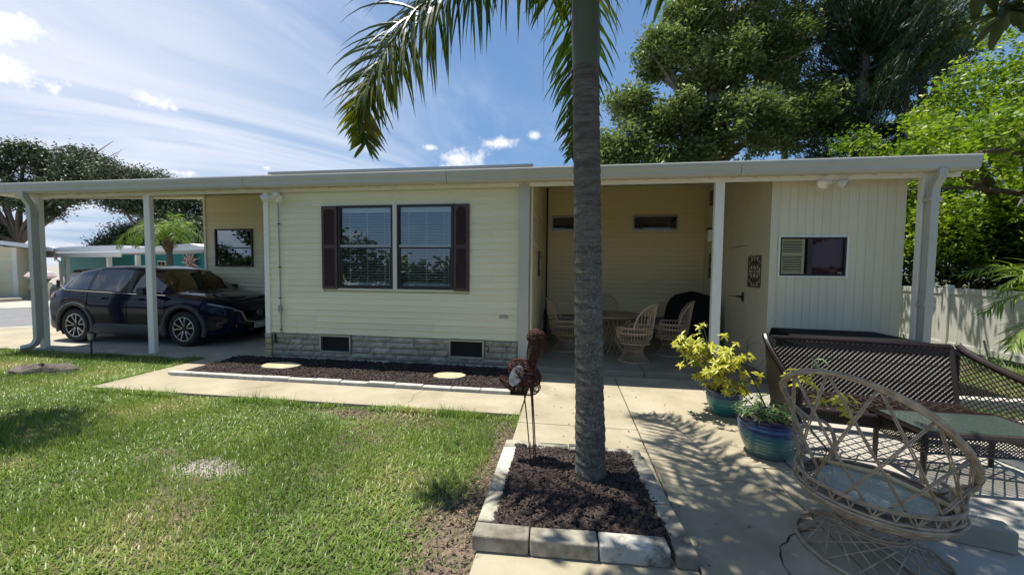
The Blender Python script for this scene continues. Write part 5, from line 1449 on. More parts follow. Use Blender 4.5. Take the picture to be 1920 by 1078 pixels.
            for k in range(5):
                a = 2*math.pi*k/5+math.pi/2+.1; c = P(xw, cy+s*.095, .365)
                m = MB()
                for q in (-1, 1):
                    a2 = a+q*.27
                    p0 = c+Vector((math.cos(a+q*.10)*.055, -s*.02, math.sin(a+q*.10)*.055)); p1 = c+Vector((math.cos(a2)*.236, 0, math.sin(a2)*.236))
                    m.tube([p0, p0.lerp(p1, .5)+Vector((0, s*.008, 0)), p1], [.015, .0125, .017], 4)
                m.build('spoke', M['silver'], w)
            MB().tube([P(xw, cy+s*.06, .365), P(xw, cy+s*.098, .365)], .045, 14).build('hub_cap', M['clad'], w)
    # sill cladding
    for s in (-1, 1):
        vs = []; X = np.linspace(-.90, .90, 10)
        for x in X:
            y = s*wv(x)
            for (yy, z) in ((y-s*.03,.20),(y+s*.008,.24),(y+s*.010,.37),(y-s*.012,.43)): vs.append(P(x, yy, z))
        MB().add(vs, [(i*4+k,(i+1)*4+k,(i+1)*4+k+1,i*4+k+1) for i in range(9) for k in range(3)]).build('sill', M['clad'], t, smooth=True)
        # door seams, handles, window line
        for x in (-1.02, -.01, .93):
            pts = [Vector(p)+Vector((0, s*.002, 0)) for p in section(x, s)[1:6]]
            if x == -1.02: pts = pts[2:]
            MB().tube(pts, .0045, 4).build('door_seam', M['dark'], t)
        for x in (-.62, .33):
            MB().tube([P(x-.10, s*(wv(x)-.012), .955), P(x-.06, s*(wv(x)+.020), .965), P(x+.06, s*(wv(x)+.020), .97), P(x+.10, s*(wv(x)-.012), .97)], .014, 6).build('door_handle', M['paint'], t)
        MB().tube([section(x, s)[5]+Vector((0, s*.004, .004)) for x in np.linspace(-1.62, .92, 24)], .008, 4).build('window_strip', M['chrome'], t)
        a_, b_ = section(-1.62, s), section(-1.78, s)
        MB().tube([a_[5]+Vector((0,s*.006,0)), section(-1.70, s)[6]+Vector((0,s*.006,.03)), section(-1.76, s)[6]+Vector((0,s*.006,.10))], [.012,.02,.022], 4).build('pillar_trim', M['chrome'], t)
        # mirror
        m0 = P(.62, s*.90, 1.10)
        MB().obox(Matrix.Translation(m0+Vector((0, s*.12, .035))) @ Matrix.Rotation(R(-8*s), 4, 'Z'), .13, .22, .15).tube([P(.62, s*.86, 1.06), m0+Vector((0, s*.05, 0))], .03, 6).build('mirror', M['clad'], t)
        bevel(t.children[-1], .04, 3)
        # tail lamp
        pts = []
        vs = []
        for x in np.linspace(-2.262, -1.93, 9):
            sc_ = section(float(x), s); p, q = sc_[4], sc_[5]
            k = (x+2.262)/.33; up_ = Vector(q)*(1-.15)+Vector(p)*.15; lo_ = Vector(p)*(1-.3*k)+Vector(q)*.3*k
            o_ = Vector((-.006, s*.010, 0)); vs += [up_+o_, lo_+o_]
        MB().add(vs, [(2*i, 2*i+2, 2*i+3, 2*i+1) for i in range(8)]).build('tail_light', M['tail'], t, smooth=True)
        # headlight : slim wedge
        vs = []
        for x in np.linspace(1.86, 2.215, 9):
            sc_ = section(float(x), s); k = (x-1.86)/.355; p, q = Vector(sc_[4]), Vector(sc_[5])
            o_ = Vector((.008, s*.008, 0)); c = p*(.5)+q*.5; vs += [c+(q-c)*(.25+.35*k)+o_, c+(p-c)*(.15+.75*k)+o_]
        MB().add(vs, [(2*i, 2*i+2, 2*i+3, 2*i+1) for i in range(8)]).build('headlight', M['lamp'], t, smooth=True)
        # roof rail shadow line and lower fog trim
        MB().tube([P(2.10, s*.70, .42), P(2.22, s*.52, .40)], .02, 4).build('fog_light', M['silver'], t)
    # grille, wing trim, badge, plate
    fx = lambda y, z=0: 2.285-.05*(y/.42)**2-.05*max(0, (abs(y)-.42)/.24)**1.2*4*.24
    vs = []; ny_, nz_ = 12, 5
    for j in range(nz_+1):
        z = .44+.30*j/nz_
        hw = .36+.08*math.sin(j/nz_*math.pi/2)
        for i in range(ny_+1):
            y = -hw+2*hw*i/ny_; vs.append(P(fx(y)-.012*abs(j-2.5), y, z))
    g = MB().add(vs, [(j*(ny_+1)+i, j*(ny_+1)+i+1, (j+1)*(ny_+1)+i+1, (j+1)*(ny_+1)+i) for j in range(nz_) for i in range(ny_)]).build('grille', M['dark'], t)
    sl = MB()
    for j in range(6):
        z = .475+.045*j; sl.tube([P(fx(y)+.004, y, z) for y in np.linspace(-.36, .36, 9)], .005, 3)
    sl.build('grille_bars', M['clad'], g, kind='stuff')
    bw = MB().tube([P(2.18,-.60,.735), P(2.235,-.52,.735), P(2.262,-.43,.70), P(2.292,-.36,.50), P(2.30,-.2,.452), P(2.30,0,.44), P(2.30,.2,.452), P(2.292,.36,.50), P(2.262,.43,.70), P(2.235,.52,.735), P(2.18,.60,.735)],
              [.008,.010,.016,.020,.014,.011,.014,.020,.016,.010,.008], 6).build('grille_trim', M['silver'], t, smooth=True)
    bd = MB(); bc = P(2.305, 0, .645)
    bd.ring([bc+Vector((0, .072*math.cos(k*.2618), .056*math.sin(k*.2618))) for k in range(24)], .006, 5)
    bd.tube([bc+Vector((0,-.066,.018)), bc+Vector((0,-.030,.014)), bc+Vector((0,0,-.018)), bc+Vector((0,.030,.014)), bc+Vector((0,.066,.018))], .006, 5)
    bd.build('badge', M['silver'], t)
    plm = mat('plate', (.50, .52, .47), .5)
    p_ = MB().box(CX+2.300, CX+2.312, CY-.155, CY+.155, .315, .425).build('licence_plate', plm, t)
    add_text('EV0 862', P(2.3135, 0, .335), (R(90), 0, R(90)), .07, mat('plate_ink', (.04, .10, .06), .6), p_, 'plate_number')
    # underside, interior
    MB().box(CX-2.0, CX+2.0, CY-.62, CY+.62, .22, .30).build('underbody', M['dark'], t)
    MB().box(CX-.92, CX+.92, CY-.86, CY+.86, .245, .32).build('underbody', M['dark'], t)
    MB().box(CX+.75, CX+1.0, CY-.70, CY+.70, .85, 1.06).build('dashboard', M['clad'], t)
    tan = mat('seat_leather', (.20, .15, .11), .6)
    for x in (-.05, -.95):
        for y in (-.40, .40):
            m = MB().obox(Matrix.Translation(P(x, y, .98)) @ Matrix.Rotation(R(-14), 4, 'Y'), .14, .48, .62).obox(Matrix.Translation(P(x-.06, y, 1.36)) @ Matrix.Rotation(R(-8), 4, 'Y'), .10, .26, .18).obox(Matrix.Translation(P(x+.26, y, .66)), .5, .5, .16)
            o = m.build('car_seat', tan, t); bevel(o, .04, 3)
    MB().ring([P(.48+.09*math.sin(k*.5236), .38+.17*math.cos(k*.5236), 1.02+.15*math.sin(k*.5236)) for k in range(12)], .014, 5).build('steering_wheel', M['clad'], t)
    # wiper, antenna
    MB().tube([P(1.0,-.45,1.165), P(.95,.05,1.21)], .008, 4).build('wiper', M['dark'], t)
    return t
def add_text(s, loc, rot, size, m, parent, name, ext=.001):
    cu = bpy.data.curves.new(name, 'FONT'); cu.body = s; cu.size = size; cu.extrude = ext; cu.align_x = 'CENTER'
    tmp = bpy.data.objects.new('tmp', cu); col.objects.link(tmp)
    me = bpy.data.meshes.new_from_object(tmp.evaluated_get(bpy.context.evaluated_depsgraph_get())); bpy.data.objects.remove(tmp)
    me.materials.clear(); me.materials.append(m)
    o = bpy.data.objects.new(name, me); link(o, parent); o.location = loc; o.rotation_euler = rot
    return o
make_car()
# ------------------------------------------------------------------ trees
def leaves(name, centres, sig, per, Ln, Wd, m, parent, upbias=.35, seed=1, drop=0., aniso=None, kind='stuff'):
    """clusters of small folded leaves ; centres (k,3), sig scalar or array"""
    r = np.random.default_rng(seed); c = np.repeat(np.asarray(centres, float), per, axis=0); n = len(c)
    sg = np.repeat(np.broadcast_to(np.asarray(sig, float), (len(centres),)), per)
    off = r.normal(0, 1, (n, 3))*sg[:, None]*np.array([1, 1, .7]); p = c+off
    a = r.normal(0, 1, (n, 3)); a[:, 2] = a[:, 2]*.6-drop
    if aniso is not None: a = a*.45+np.repeat(aniso, per, axis=0)
    a /= np.linalg.norm(a, axis=1)[:, None]
    nn = r.normal(0, 1, (n, 3)); nn[:, 2] += upbias*4; b = np.cross(nn, a); b /= np.linalg.norm(b, axis=1)[:, None]+1e-9
    q = r.uniform(.65, 1.25, n)[:, None]; la = a*Ln*q; lb = b*Wd*q*.5
    V = np.stack([p-la*.5, p-la*.05+lb, p+la*.5, p-la*.05-lb], 1).reshape(-1, 3)
    F = np.arange(4*n).reshape(-1, 4)
    return npmesh(name, V, F, m, parent, kind=kind)
def blobs(spec, k, seed, shell=.55):
    """cluster centres inside ellipsoids ; spec [(x,y,z,rx,ry,rz,weight)]"""
    r = np.random.default_rng(seed); out = []; W_ = np.array([s[6] for s in spec]); W_ = W_/W_.sum()
    for s, w in zip(spec, W_):
        n = int(k*w); d = r.normal(0, 1, (n, 3)); d /= np.linalg.norm(d, axis=1)[:, None]
        rad_ = r.uniform(shell**2, 1, n)**.5
        rad_ *= 1+.10*np.sin(d[:, 0]*5+s[0])*np.sin(d[:, 2]*6+s[2])
        out.append(np.array(s[:3])+d*rad_[:, None]*np.array(s[3:6]))
    return np.concatenate(out)
def limbs(parent, base, ctrs, r0_, m, seed=1, fork=.35, name='trunk', forkz=None, tip=.02, n2=3):
    rnd = random.Random(seed); B = Vector(base); mb = MB()
    cc = sum((Vector(c) for c in ctrs), Vector())/len(ctrs)
    fz = forkz if forkz else B.z+(cc.z-B.z)*fork
    F_ = Vector((B.x+(cc.x-B.x)*.15, B.y+(cc.y-B.y)*.15, fz))
    mb.tube(bez([B, B.lerp(F_, .5)+Vector((rnd.uniform(-.1, .1), rnd.uniform(-.1, .1), 0)), F_], 8), [r0_*1.25]+[r0_*(1-.04*i) for i in range(7)], 10)
    mb.build(name, m, parent, smooth=True)
    br = MB()
    for c in ctrs:
        c = Vector(c); mid = F_.lerp(c, .5)+Vector((rnd.uniform(-.3, .3), rnd.uniform(-.3, .3), rnd.uniform(-.1, .4)))
        P_ = bez([F_, mid, c], 9); br.tube(P_, [r0_*.62*(1-.105*i)+tip for i in range(9)], 6)
        for j in range(n2):
            e = c+Vector([rnd.uniform(-1, 1) for _ in range(3)])*((c-F_).length*.28); s_ = P_[rnd.randint(4, 7)]
            br.tube(bez([s_, s_.lerp(e, .5)+Vector((0, 0, .1)), e], 5), [r0_*.22+tip*.5, r0_*.18+tip*.5, r0_*.14+tip*.4, r0_*.08+tip*.3, tip*.3], 4)
    br.build('branches', m, parent, smooth=True)
dk = leafmat('oak_leaves', [(0, (.012, .030, .008)), (.5, (.030, .058, .014)), (1, (.062, .095, .026))], .4, .25, scale=.35)
md = leafmat('mid_leaves', [(0, (.075, .11, .036)), (.5, (.17, .225, .075)), (.85, (.28, .33, .14)), (1, (.34, .36, .20))], .5, .28, (1.05, 1.2, .6), scale=.5, spec=.3)
br_ = leafmat('bright_leaves', [(0, (.05, .11, .012)), (.4, (.14, .23, .022)), (.8, (.31, .41, .04)), (1, (.48, .55, .08))], .45, .42, (1.1, 1.2, .45), scale=.7)
nd_ = leafmat('needles', [(0, (.010, .030, .012)), (.6, (.022, .055, .020)), (1, (.050, .095, .032))], .5, .15, scale=.5)
TI = 0
def tree(name, label, base, spec, k, per, sig, Ln, Wd, m, seed, r0_, bark, cat='tree', group=None, fork=.35, upbias=.35, shell=.55, forkz=None, n2=3, tip=.02):
    t = thing(name, label, cat, base, group)
    cs = blobs(spec, k, seed, shell)
    limbs(t, base, [s[:3] for s in spec], r0_, bark, seed, fork, forkz=forkz, n2=n2, tip=tip)
    leaves('crown', cs, sig, per, Ln, Wd, m, t, upbias, seed)
    return t
# big tree behind the porch (left of the pine) : wavy silhouette with sky gaps
tree('broadleaf_tree', 'tall grey green broadleaf tree with pale limbs rising behind the porch roof', (6.5, 19, -.05),
     [(5.3,18.5,12.9,1.1,1.6,1.3,1.2),(4.0,18,11.3,1.2,1.5,.9,1.0),(7.3,19,13.8,1.6,2,1.7,1.5),(6.4,18,10.6,1.7,1.7,1.2,1.6),(8.9,18.6,11.6,1.5,1.8,1.7,1.5),(2.7,18,9.2,.9,1.3,.6,.5),(4.4,17.6,8.2,1.7,1.7,.9,1.2),(7.5,17.6,7.9,2.0,2,1.3,1.6),(2.3,17.5,7.2,1.2,1.3,.8,.7),(9.8,18,8.4,1.4,1.8,1.6,1.2),(9.0,19,14.9,1.1,1.7,1.0,.7),(5.0,18,6.3,1.9,1.7,.9,1.0)],
     1450, 62, .21, .20, .09, md, 21, .36, M['barkl'], fork=.5, shell=.45, forkz=6.2, n2=5, tip=.035)
# Norfolk-like pine
def pine():
    t = thing('pine_tree', 'tall dark conifer with upswept branches behind the right end of the porch roof', 'pine tree', (12.2, 18.2, -.05))
    MB().tube([(12.2,18.2,-.05),(12.3,18.2,8),(12.0,18.2,17)], [.32,.24,.07], 10).build('trunk', M['bark'], t, smooth=True)
    r = random.Random(5); cs = []; ds = []; br = MB()
    z = 3.2
    while z < 17:
        Lz = 2.7*min(1, (17.6-z)/9)+.3
        for k in range(7):
            a = r.uniform(0, 6.28); c_, s_ = math.cos(a), math.sin(a); L_ = Lz*r.uniform(.72, 1.1)*(1.05 if c_ > .3 else .9)
            p = [Vector((12.2, 18.2, z)), Vector((12.2+c_*L_*.5, 18.2+s_*L_*.5, z-.15+.1*L_)), Vector((12.2+c_*L_, 18.2+s_*L_, z+.55+.22*L_))]
            B_ = bez(p, 10); br.tube(B_, [.05*(1-.09*i)+.006 for i in range(10)], 4)
            for i in range(2, 10):
                for q in range(5):
                    d = (B_[i]-B_[i-1]).normalized(); o = Vector((r.gauss(0, .13), r.gauss(0, .13), r.gauss(.03, .10)))*(.6+.09*i)
                    cs.append(tuple(B_[i]+o)); ds.append(tuple(d+Vector((r.gauss(0, .35), r.gauss(0, .35), .55))))
        z += .36
    br.build('branches', M['bark'], t)
    leaves('crown', cs, .085, 9, .27, .034, nd_, t, .2, 8, aniso=np.array(ds)*.9)
pine()
tree('broadleaf_tree', 'dark spreading tree whose thin branches reach right of the conifer against the sky', (16.5, 20.5, -.05),
     [(14.6,19.5,12.6,1.9,1.8,1.2,1.2),(16.2,20,11.4,1.5,1.6,.9,.9),(13.0,20,13.6,1.8,1.8,1.4,1.2),(17.3,20.2,12.6,1.2,1.5,.6,.4),(14.2,20,10.3,1.6,1.5,1.0,.8)],
     420, 46, .30, .24, .10, md, 33, .3, M['bark'], forkz=8, n2=5, tip=.03, shell=.3)
tree('dead_tree', 'bare dead treetop between the broadleaf tree and the conifer', (10.0, 19.5, -.05), [(9.6,19.3,14.2,.9,.9,1.2,1),(10.3,19.3,13.3,.8,.8,1,1),(9.9,19,15.4,.6,.6,1,1),(10.6,19.3,14.9,.6,.6,1,1)],
     60, 6, .2, .2, .09, md, 14, .16, M['barkl'], forkz=9.5, n2=7, tip=.022)
# bright green tree right of the fence
tree('bright_green_tree', 'lush bright lime green tree filling the right edge behind the white fence', (11.2, 11.3, -.05),
     [(11.4,11.5,3.9,2.4,2.0,2.0,2),(9.7,11.8,3.4,1.2,1.4,1.3,1),(12.2,11.2,6.4,2.3,2,1.9,2.0),(10.7,11.8,5.9,1.3,1.5,1.1,1.0),(13.5,11,8.2,2.2,2,1.5,1.2),(9.4,10.6,2.6,.9,1.0,.9,.8),(10.0,9.2,3.4,.9,1.0,1.0,.8),(11.4,8.6,3.6,1.1,1.0,1.3,.9),(12.6,9.0,5.2,1.7,1.8,2.1,1.5),(13.2,8.6,7.4,1.7,1.6,1.4,1.1),(11.0,9.6,2.9,1.6,1.4,1.5,1.2),(10.2,12.8,4.6,1.3,1.3,.9,.6),(7.9,8.9,4.3,.9,1.5,.7,.6),(7.3,7.4,3.9,.7,.9,.45,.3)],
     1750, 46, .17, .13, .06, br_, 41, .26, M['bark'], shell=.55, forkz=2.0)
# darker hedge under it
tree('hedge_shrub', 'dark green shrubbery between the shed and the white fence under the lime green tree', (9.8, 12.0, -.05),
     [(9.2,12.4,1.7,1.1,1.2,1.6,1),(10.6,11.9,1.9,1.4,1.1,1.5,1),(12.3,10.8,1.9,1.5,1.3,1.6,1),(8.6,14.2,2.6,1.1,1.4,2.4,1.1),(11.2,9.9,1.5,1.2,1.1,1.0,.8),(10.2,10.6,2.6,1.2,1.0,.9,.9),(9.6,13.6,3.2,1.2,1.2,1.2,.9),(12.6,12.6,2.4,1.6,1.2,1.6,1.2),(14.4,11.0,2.2,1.5,1.5,1.8,1.0)],
     1150, 50, .20, .115, .055, leafmat('hedge_leaves', [(0, (.010, .028, .008)), (.6, (.028, .060, .014)), (1, (.075, .13, .03))], .4, .2, scale=.9), 43, .12, M['bark'], cat='shrub', shell=.5, forkz=.5, n2=2)
tree('ivy_tree', 'leafy vine covered trunk between the shed and the right post', (7.2, 11.0, -.05),
     [(7.35,11,3.1,.35,.4,.9,1),(7.3,11,4.6,.55,.5,.8,1),(7.3,11.1,2.1,.26,.3,.6,.6),(7.35,11,1.2,.25,.3,.5,.5)], 120, 42, .14, .10, .05, br_, 47, .11, M['bark'], forkz=1.2, n2=2)
# back line behind the house seen just above the roof
tree('broadleaf_tree', 'low bushy tree just above the porch roof left of the palm trunk', (1.6, 17.5, -.05), [(1.75,17.2,6.2,1.0,1.1,1.1,1),(3.2,17.2,6.0,1.4,1.2,1.1,1)], 190, 46, .26, .20, .09, md, 51, .14, M['bark'], forkz=3)
# distant oaks on the left
far = leafmat('far_oak_leaves', [(0, (.022, .040, .018)), (.5, (.050, .078, .032)), (1, (.12, .14, .075))], .5, .2, scale=.16)
def clumps(pts, seed, r0_, r1_):
    r = random.Random(seed); out = []
    for (x, y, z) in pts:
        q = r.uniform(r0_, r1_); out.append((x+r.uniform(-.3,.3), y+r.uniform(-1.2,1.2), z, q*1.15, q, q*.72, q*q))
    return out
tree('oak_tree', 'wide dark old oak tree behind the teal house at the left edge', (-48.5, 27, -.05),
     clumps([(-52,26,9.5),(-50,26,10.6),(-48,26.4,9.9),(-46.6,26.5,11.2),(-44.5,27,10.2),(-43,27,11.1),(-41.4,27,10.1),(-46,26,8.1),(-43.5,26.5,8.3),(-49.5,25.5,7.8),(-52,25,6.1),(-50.8,25,4.6),(-41,27,8.2),(-44.8,26.4,6.6),(-39.5,27.5,9.6),(-53,26,8)], 3, 1.15, 1.95),
     1150, 64, .36, .24, .12, far, 61, .24, M['bark'], forkz=3.6, n2=5, tip=.06, shell=.45)
tree('oak_tree', 'dark rounded oak tree behind the carport roof right of the widest oak', (-34.5, 28, -.05),
     clumps([(-38.4,27.6,9.4),(-36.8,27.6,8.8),(-35.3,27.8,8.5),(-33.8,28,7.4),(-37.4,27.6,7.2),(-35.6,27.8,6.6),(-33.6,28,5.8),(-36.4,27.5,5.2),(-31.6,28.2,7.2),(-30,28.5,6.4),(-28.4,28.4,6.9),(-31.4,28.2,5.2),(-29,28.4,4.6),(-33.2,28,4.0),(-27,28.2,5.4),(-38.6,28,4.2),(-27.5,28.2,3.6),(-37.2,28,3.4),(-40.2,28,3.4)], 8, 1.05, 1.75),
     1350, 60, .34, .22, .11, far, 67, .22, M['bark'], forkz=2.6, n2=4, tip=.05, shell=.45)
# small palm in front of the teal house
sp = thing('palm_tree', 'small bushy palm with bright green fronds behind the car in front of the teal house', 'palm tree', (-18.15, 14.9, 0))
MB().tube([(-18.15,14.9,-.05),(-18.1,14.9,1.5),(-18.15,14.9,2.65)], [.16,.12,.11], 10).build('trunk', M['palmt'], sp, smooth=True)
MB().lathe([(.12,2.3),(.24,2.55),(.20,2.85),(.05,2.95)], (-18.15,14.9), 12).build('crown_base', mat('palm_boots', (.10,.05,.03), .9), sp)
lf2 = leafmat('small_palm_leaf', [(0, (.07, .13, .02)), (.6, (.15, .24, .03)), (1, (.26, .34, .05))], .4, .4, (1.1, 1.2, .4))
tp = Vector((-18.15, 14.9, 2.75))
for i, (az, rise, reach, drop) in enumerate([(180,.7,1.7,.5),(200,.9,1.5,.2),(160,.5,1.6,.8),(215,.6,1.7,.7),(0,.8,1.3,.5),(20,.6,1.4,.9),(-30,.8,1.3,.6),(-60,.7,1.4,.8),(-95,.9,1.3,.6),(-130,.7,1.5,.7),(60,1.0,1.3,.4),(110,1.1,1.3,.3),(140,1.0,1.4,.5),(-10,1.2,.9,-.3)]):
    c, s = math.cos(R(az)), math.sin(R(az))
    frond(sp, [tp, tp+Vector((c*.3, s*.3, rise*.7)), tp+Vector((c*reach*.6, s*reach*.6, rise)), tp+Vector((c*reach*.95, s*reach*.95, rise*.25)), tp+Vector((c*reach*1.02, s*reach*1.02, -drop*.5))], 30, .50, .04, 1.8, seed=60+i, rr=.018, lm=lf2, spread=(.7, .35))
# feathery palm at the right of the furniture
ap = thing('areca_palm', 'light green feathery palm arching in from the right edge above the loveseat', 'palm', (6.75, 5.9, -.04))
lf3 = leafmat('areca_leaf', [(0, (.10, .18, .03)), (.6, (.20, .30, .05)), (1, (.36, .44, .10))], .4, .4, (1.1, 1.2, .4))
bp = Vector((6.75, 5.9, 0))
for i, P_ in enumerate([[(6.75,5.9,.1),(6.5,5.9,1.2),(6.0,5.85,1.66),(5.55,5.8,1.74),(5.15,5.8,1.62)], [(6.75,5.9,.1),(6.45,5.85,1.1),(6.05,5.8,1.40),(5.62,5.75,1.30),(5.4,5.75,1.12)], [(6.8,5.95,.1),(6.6,5.9,1.4),(6.2,5.85,1.72),(5.85,5.8,1.62),(5.6,5.8,1.38)],
        [(6.75,5.85,.1),(6.4,5.7,.85),(6.0,5.6,1.08),(5.65,5.55,.95),(5.5,5.5,.72)], [(6.8,5.9,.1),(6.7,5.8,1.5),(6.35,5.7,1.95),(5.95,5.6,1.95)], [(6.8,5.9,.1),(7.0,6.0,1.4),(7.3,6.1,1.8),(7.7,6.2,1.6)], [(6.8,5.9,.1),(6.8,5.5,1.1),(6.7,5.1,1.4),(6.5,4.7,1.3)], [(6.8,5.9,.1),(6.4,5.6,.6),(6.05,5.45,.72),(5.7,5.35,.48)], [(6.8,5.9,.1),(6.5,5.8,1.0),(6.2,5.75,1.25),(5.95,5.7,1.1)]]):
    frond(ap, P_, 26, .50, .024, 1.6, seed=80+i, rr=.010, lm=lf3, spread=(.62, .55), bareb=.30, single=(i < 4), plum=.5, lo_=.4)
# shrub plants along the fence foot
for (x, y, s_, lab) in ((7.2,7.6,.5,'thin pale stemmed shrub at the foot of the white fence'), (6.9,8.8,.4,'small grassy clump by the fence left of the thin stemmed shrub')):
    t = thing('fence_plant', lab, 'plant', (x, y, -.04)); m = MB(); r_ = random.Random(int(x*10))
    for k in range(70):
        a = r_.uniform(0, 6.28); vs, fs = leaflet_geo((x+r_.gauss(0,.12), y+r_.gauss(0,.12), r_.uniform(-.04,.3*s_)), (math.cos(a), math.sin(a), r_.uniform(.4, 2.5)), r_.uniform(.2, .5)*s_*1.6, .02, 2.5, 4); m.add(vs, fs)
    m.build('leaves', M['green'], t, kind='stuff')
    MB().tube([(x,y,-.04),(x+.05,y,.5*s_),(x-.02,y,1.0*s_)], .014, 5).build('stem', M['barkl'], t)

# large leafed tree overhead on the right: only its lowest sprig hangs into the corner
ov = thing('overhanging_tree', 'dark large leafed branch tip hanging into the top right corner', 'tree', (5.2, .4, 0))
MB().tube(bez([(5.2,.4,-.1),(5.1,.5,1.6),(4.7,.9,3.2),(4.2,1.2,4.4)], 12), [.17-.008*i for i in range(12)], 10).build('trunk', M['bark'], ov, smooth=True)
b = MB(); tips = [(2.5,2.68,3.22),(2.7,2.8,3.4),(3.0,2.2,3.7),(2.0,2.5,4.3),(1.2,2.8,4.9),(.4,2.3,4.8),(1.6,2.0,4.5),(2.4,1.2,4.5),(3.2,1.8,4.3),(.0,1.5,4.9),(.9,1.4,4.7),(2.0,.6,4.7),(1.9,3.1,4.9),(-.5,2.5,5.1),(.3,3.1,5.2),(.1,2.8,5.0),(.55,2.65,5.1),(-.2,2.4,5.0),(.75,3.1,5.15),(.3,2.3,4.9),(.9,2.4,4.8),(-1.0,2.35,4.9),(-.55,1.95,4.9)]
for e in tips:
    b.tube(bez([(4.2,1.2,4.4), ((4.2+e[0])/2,(1.2+e[1])/2,max(4.6,e[2]+.4)), e], 9), [.05*(1-.1*i)+.006 for i in range(9)], 6)
b.build('branches', M['bark'], ov, smooth=True)
big = leafmat('large_leaf', [(0, (.020, .040, .012)), (1, (.05, .085, .02))], .35, .2)
cs = []
for (x, y, z) in tips[3:]+[((tips[i][0]+4.2)/2,(tips[i][1]+1.2)/2,4.6) for i in range(3, len(tips))]:
    for k in range(9):
        cs.append((x+random.gauss(0,.32), y+random.gauss(0,.30), z+abs(random.gauss(0,.25))+.05))
leaves('crown', cs, .17, 17, .18, .07, big, ov, .3, 4, drop=.1)
mesh_l = [leafmesh('leaf', .17*q, .055*q, big) for q in (1, .85, 1.15)]
for (c, dirs) in (((2.52,2.66,3.17), 9), ((2.56,2.68,3.25), 7), ((2.66,2.74,3.30), 6), ((2.36,2.64,3.33), 4)):
    for k in range(dirs):
        a = random.uniform(0, 6.28); d = Vector((math.cos(a), math.sin(a), random.uniform(-1.0, .3))).normalized()
        Y_ = Vector((0,0,1)).cross(d).normalized(); Z_ = d.cross(Y_)
        o = bpy.data.objects.new('leaf', random.choice(mesh_l)); link(o, ov)
        o.matrix_basis = Matrix(((d.x,Y_.x,Z_.x,c[0]),(d.y,Y_.y,Z_.y,c[1]),(d.z,Y_.z,Z_.z,c[2]),(0,0,0,1)))

# trees of the neighbourhood behind the viewpoint (seen in the window glass)
def woodland():
    r = np.random.default_rng(55); n = 900; x = r.uniform(-75, 60, n); h = 2.6+1.3*np.sin(x*.22)+.5*np.sin(x*.6+1)
    c = np.stack([x, -26-6*np.sin(x*.08)+r.normal(0, 1.2, n), r.uniform(0, 1, n)*h], -1)
    leaves('distant_wood', c, .55, 40, .6, .4, dk, None, .3, 56)
    tag(bpy.data.objects['distant_wood'], 'low dark line of trees and hedges across the lawn behind the viewpoint', 'wood')
woodland()
for i, (x, y, s_, lab) in enumerate(((-26,-14,1.2,'wide oak far left behind the viewpoint'), (13,-15,1.0,'tall leafy tree behind the viewpoint, right'))):
    tree('oak_tree', lab, (x, y, -.05), [(x-1.6*s_,y,4.6*s_,2.2*s_,2*s_,1.5*s_,1),(x+1.4*s_,y+.4,4.9*s_,2.2*s_,2*s_,1.6*s_,1),(x,y,6.0*s_,2.0*s_,2*s_,1.3*s_,1)], 150, 34, .45, .42, .22, dk, 90+i, .26, M['bark'], forkz=2.4, n2=2, tip=.04)
# off-frame tree on the left that shades the corner of the lawn
tree('lawn_tree', 'small leafy tree standing on the lawn just outside the left edge of the picture', (-8.6, 2.0, -.05), [(-7.0,3.4,6.0,.75,.5,.5,1),(-8.2,2.5,5.2,1.2,1.0,.8,1),(-7.1,2.7,6.2,.7,.5,.4,.7)], 110, 44, .18, .13, .06, md, 97, .09, M['bark'], forkz=2.6, n2=3)

# ------------------------------------------------------------------ white fence on the right boundary
fe = thing('vinyl_fence', 'white panelled boundary fence dappled with sun behind the loveseat', 'fence', (8.0, 9, 0))
y = 2.0; i = 0
while y < 19.5:
    bevel(MB().box(7.95,8.06,y-.055,y+.055,-.05,1.40).build('fence_post', M['fence'], fe), .01)
    MB().box(7.975,8.035,y+.056,y+2.344,.08,.20).build('rail', M['fence'], fe); MB().box(7.975,8.035,y+.056,y+2.344,1.22,1.34).build('rail', M['fence'], fe)
    k = y+.057
    while k < y+2.34:
        MB().box(7.99,8.02,k+.002,min(k+.19,y+2.343)-.002,.20,1.22).build('fence_board', M['fence'], fe); k += .1905
    y += 2.4
# pale kerb strip beyond the slab
bevel(MB().box(4.7,7.2,5.35,5.5,-.05,.10).build('garden_kerb', M['blockw'], label='pale low kerb in the grass seen through the loveseat', cat='kerb'), .01)

# ------------------------------------------------------------------ teal house across the street
T0, T1 = Vector((-34.6, 19.2, 0)), Vector((-16.1, 14.8, 0)); td = (T1-T0).normalized(); tn = Vector((-td.y, td.x, 0)); TL = (T1-T0).length
teal = thing('teal_house', 'low teal house with white roof, carport and white trimmed windows across the street', 'house', (-25, 17, 0))
def TP(s, n_, z): return T0+td*s+tn*n_+Vector((0, 0, z))
def tbox(name, s0, s1, n0, n1, z0, z1, m, parent=None):
    vs = [TP(s, n_, z) for z in (z0, z1) for (s, n_) in ((s0,n0),(s1,n0),(s1,n1),(s0,n1))]
    return MB().add(vs, [(0,3,2,1),(4,5,6,7),(0,1,5,4),(1,2,6,5),(2,3,7,6),(3,0,4,7)]).build(name, m, parent or teal)
tbox('wall', 7.0, TL-.2, 1.6, 6, -.1, 2.5, M['teal'])
tbox('wall', -6, 7.0, 3.8, 6, -.1, 2.4, M['teal'])
for i in range(18): tbox('siding_board', 7.02, TL-.22, 1.565, 1.598, .18+.13*i, .30+.13*i, M['teal'])
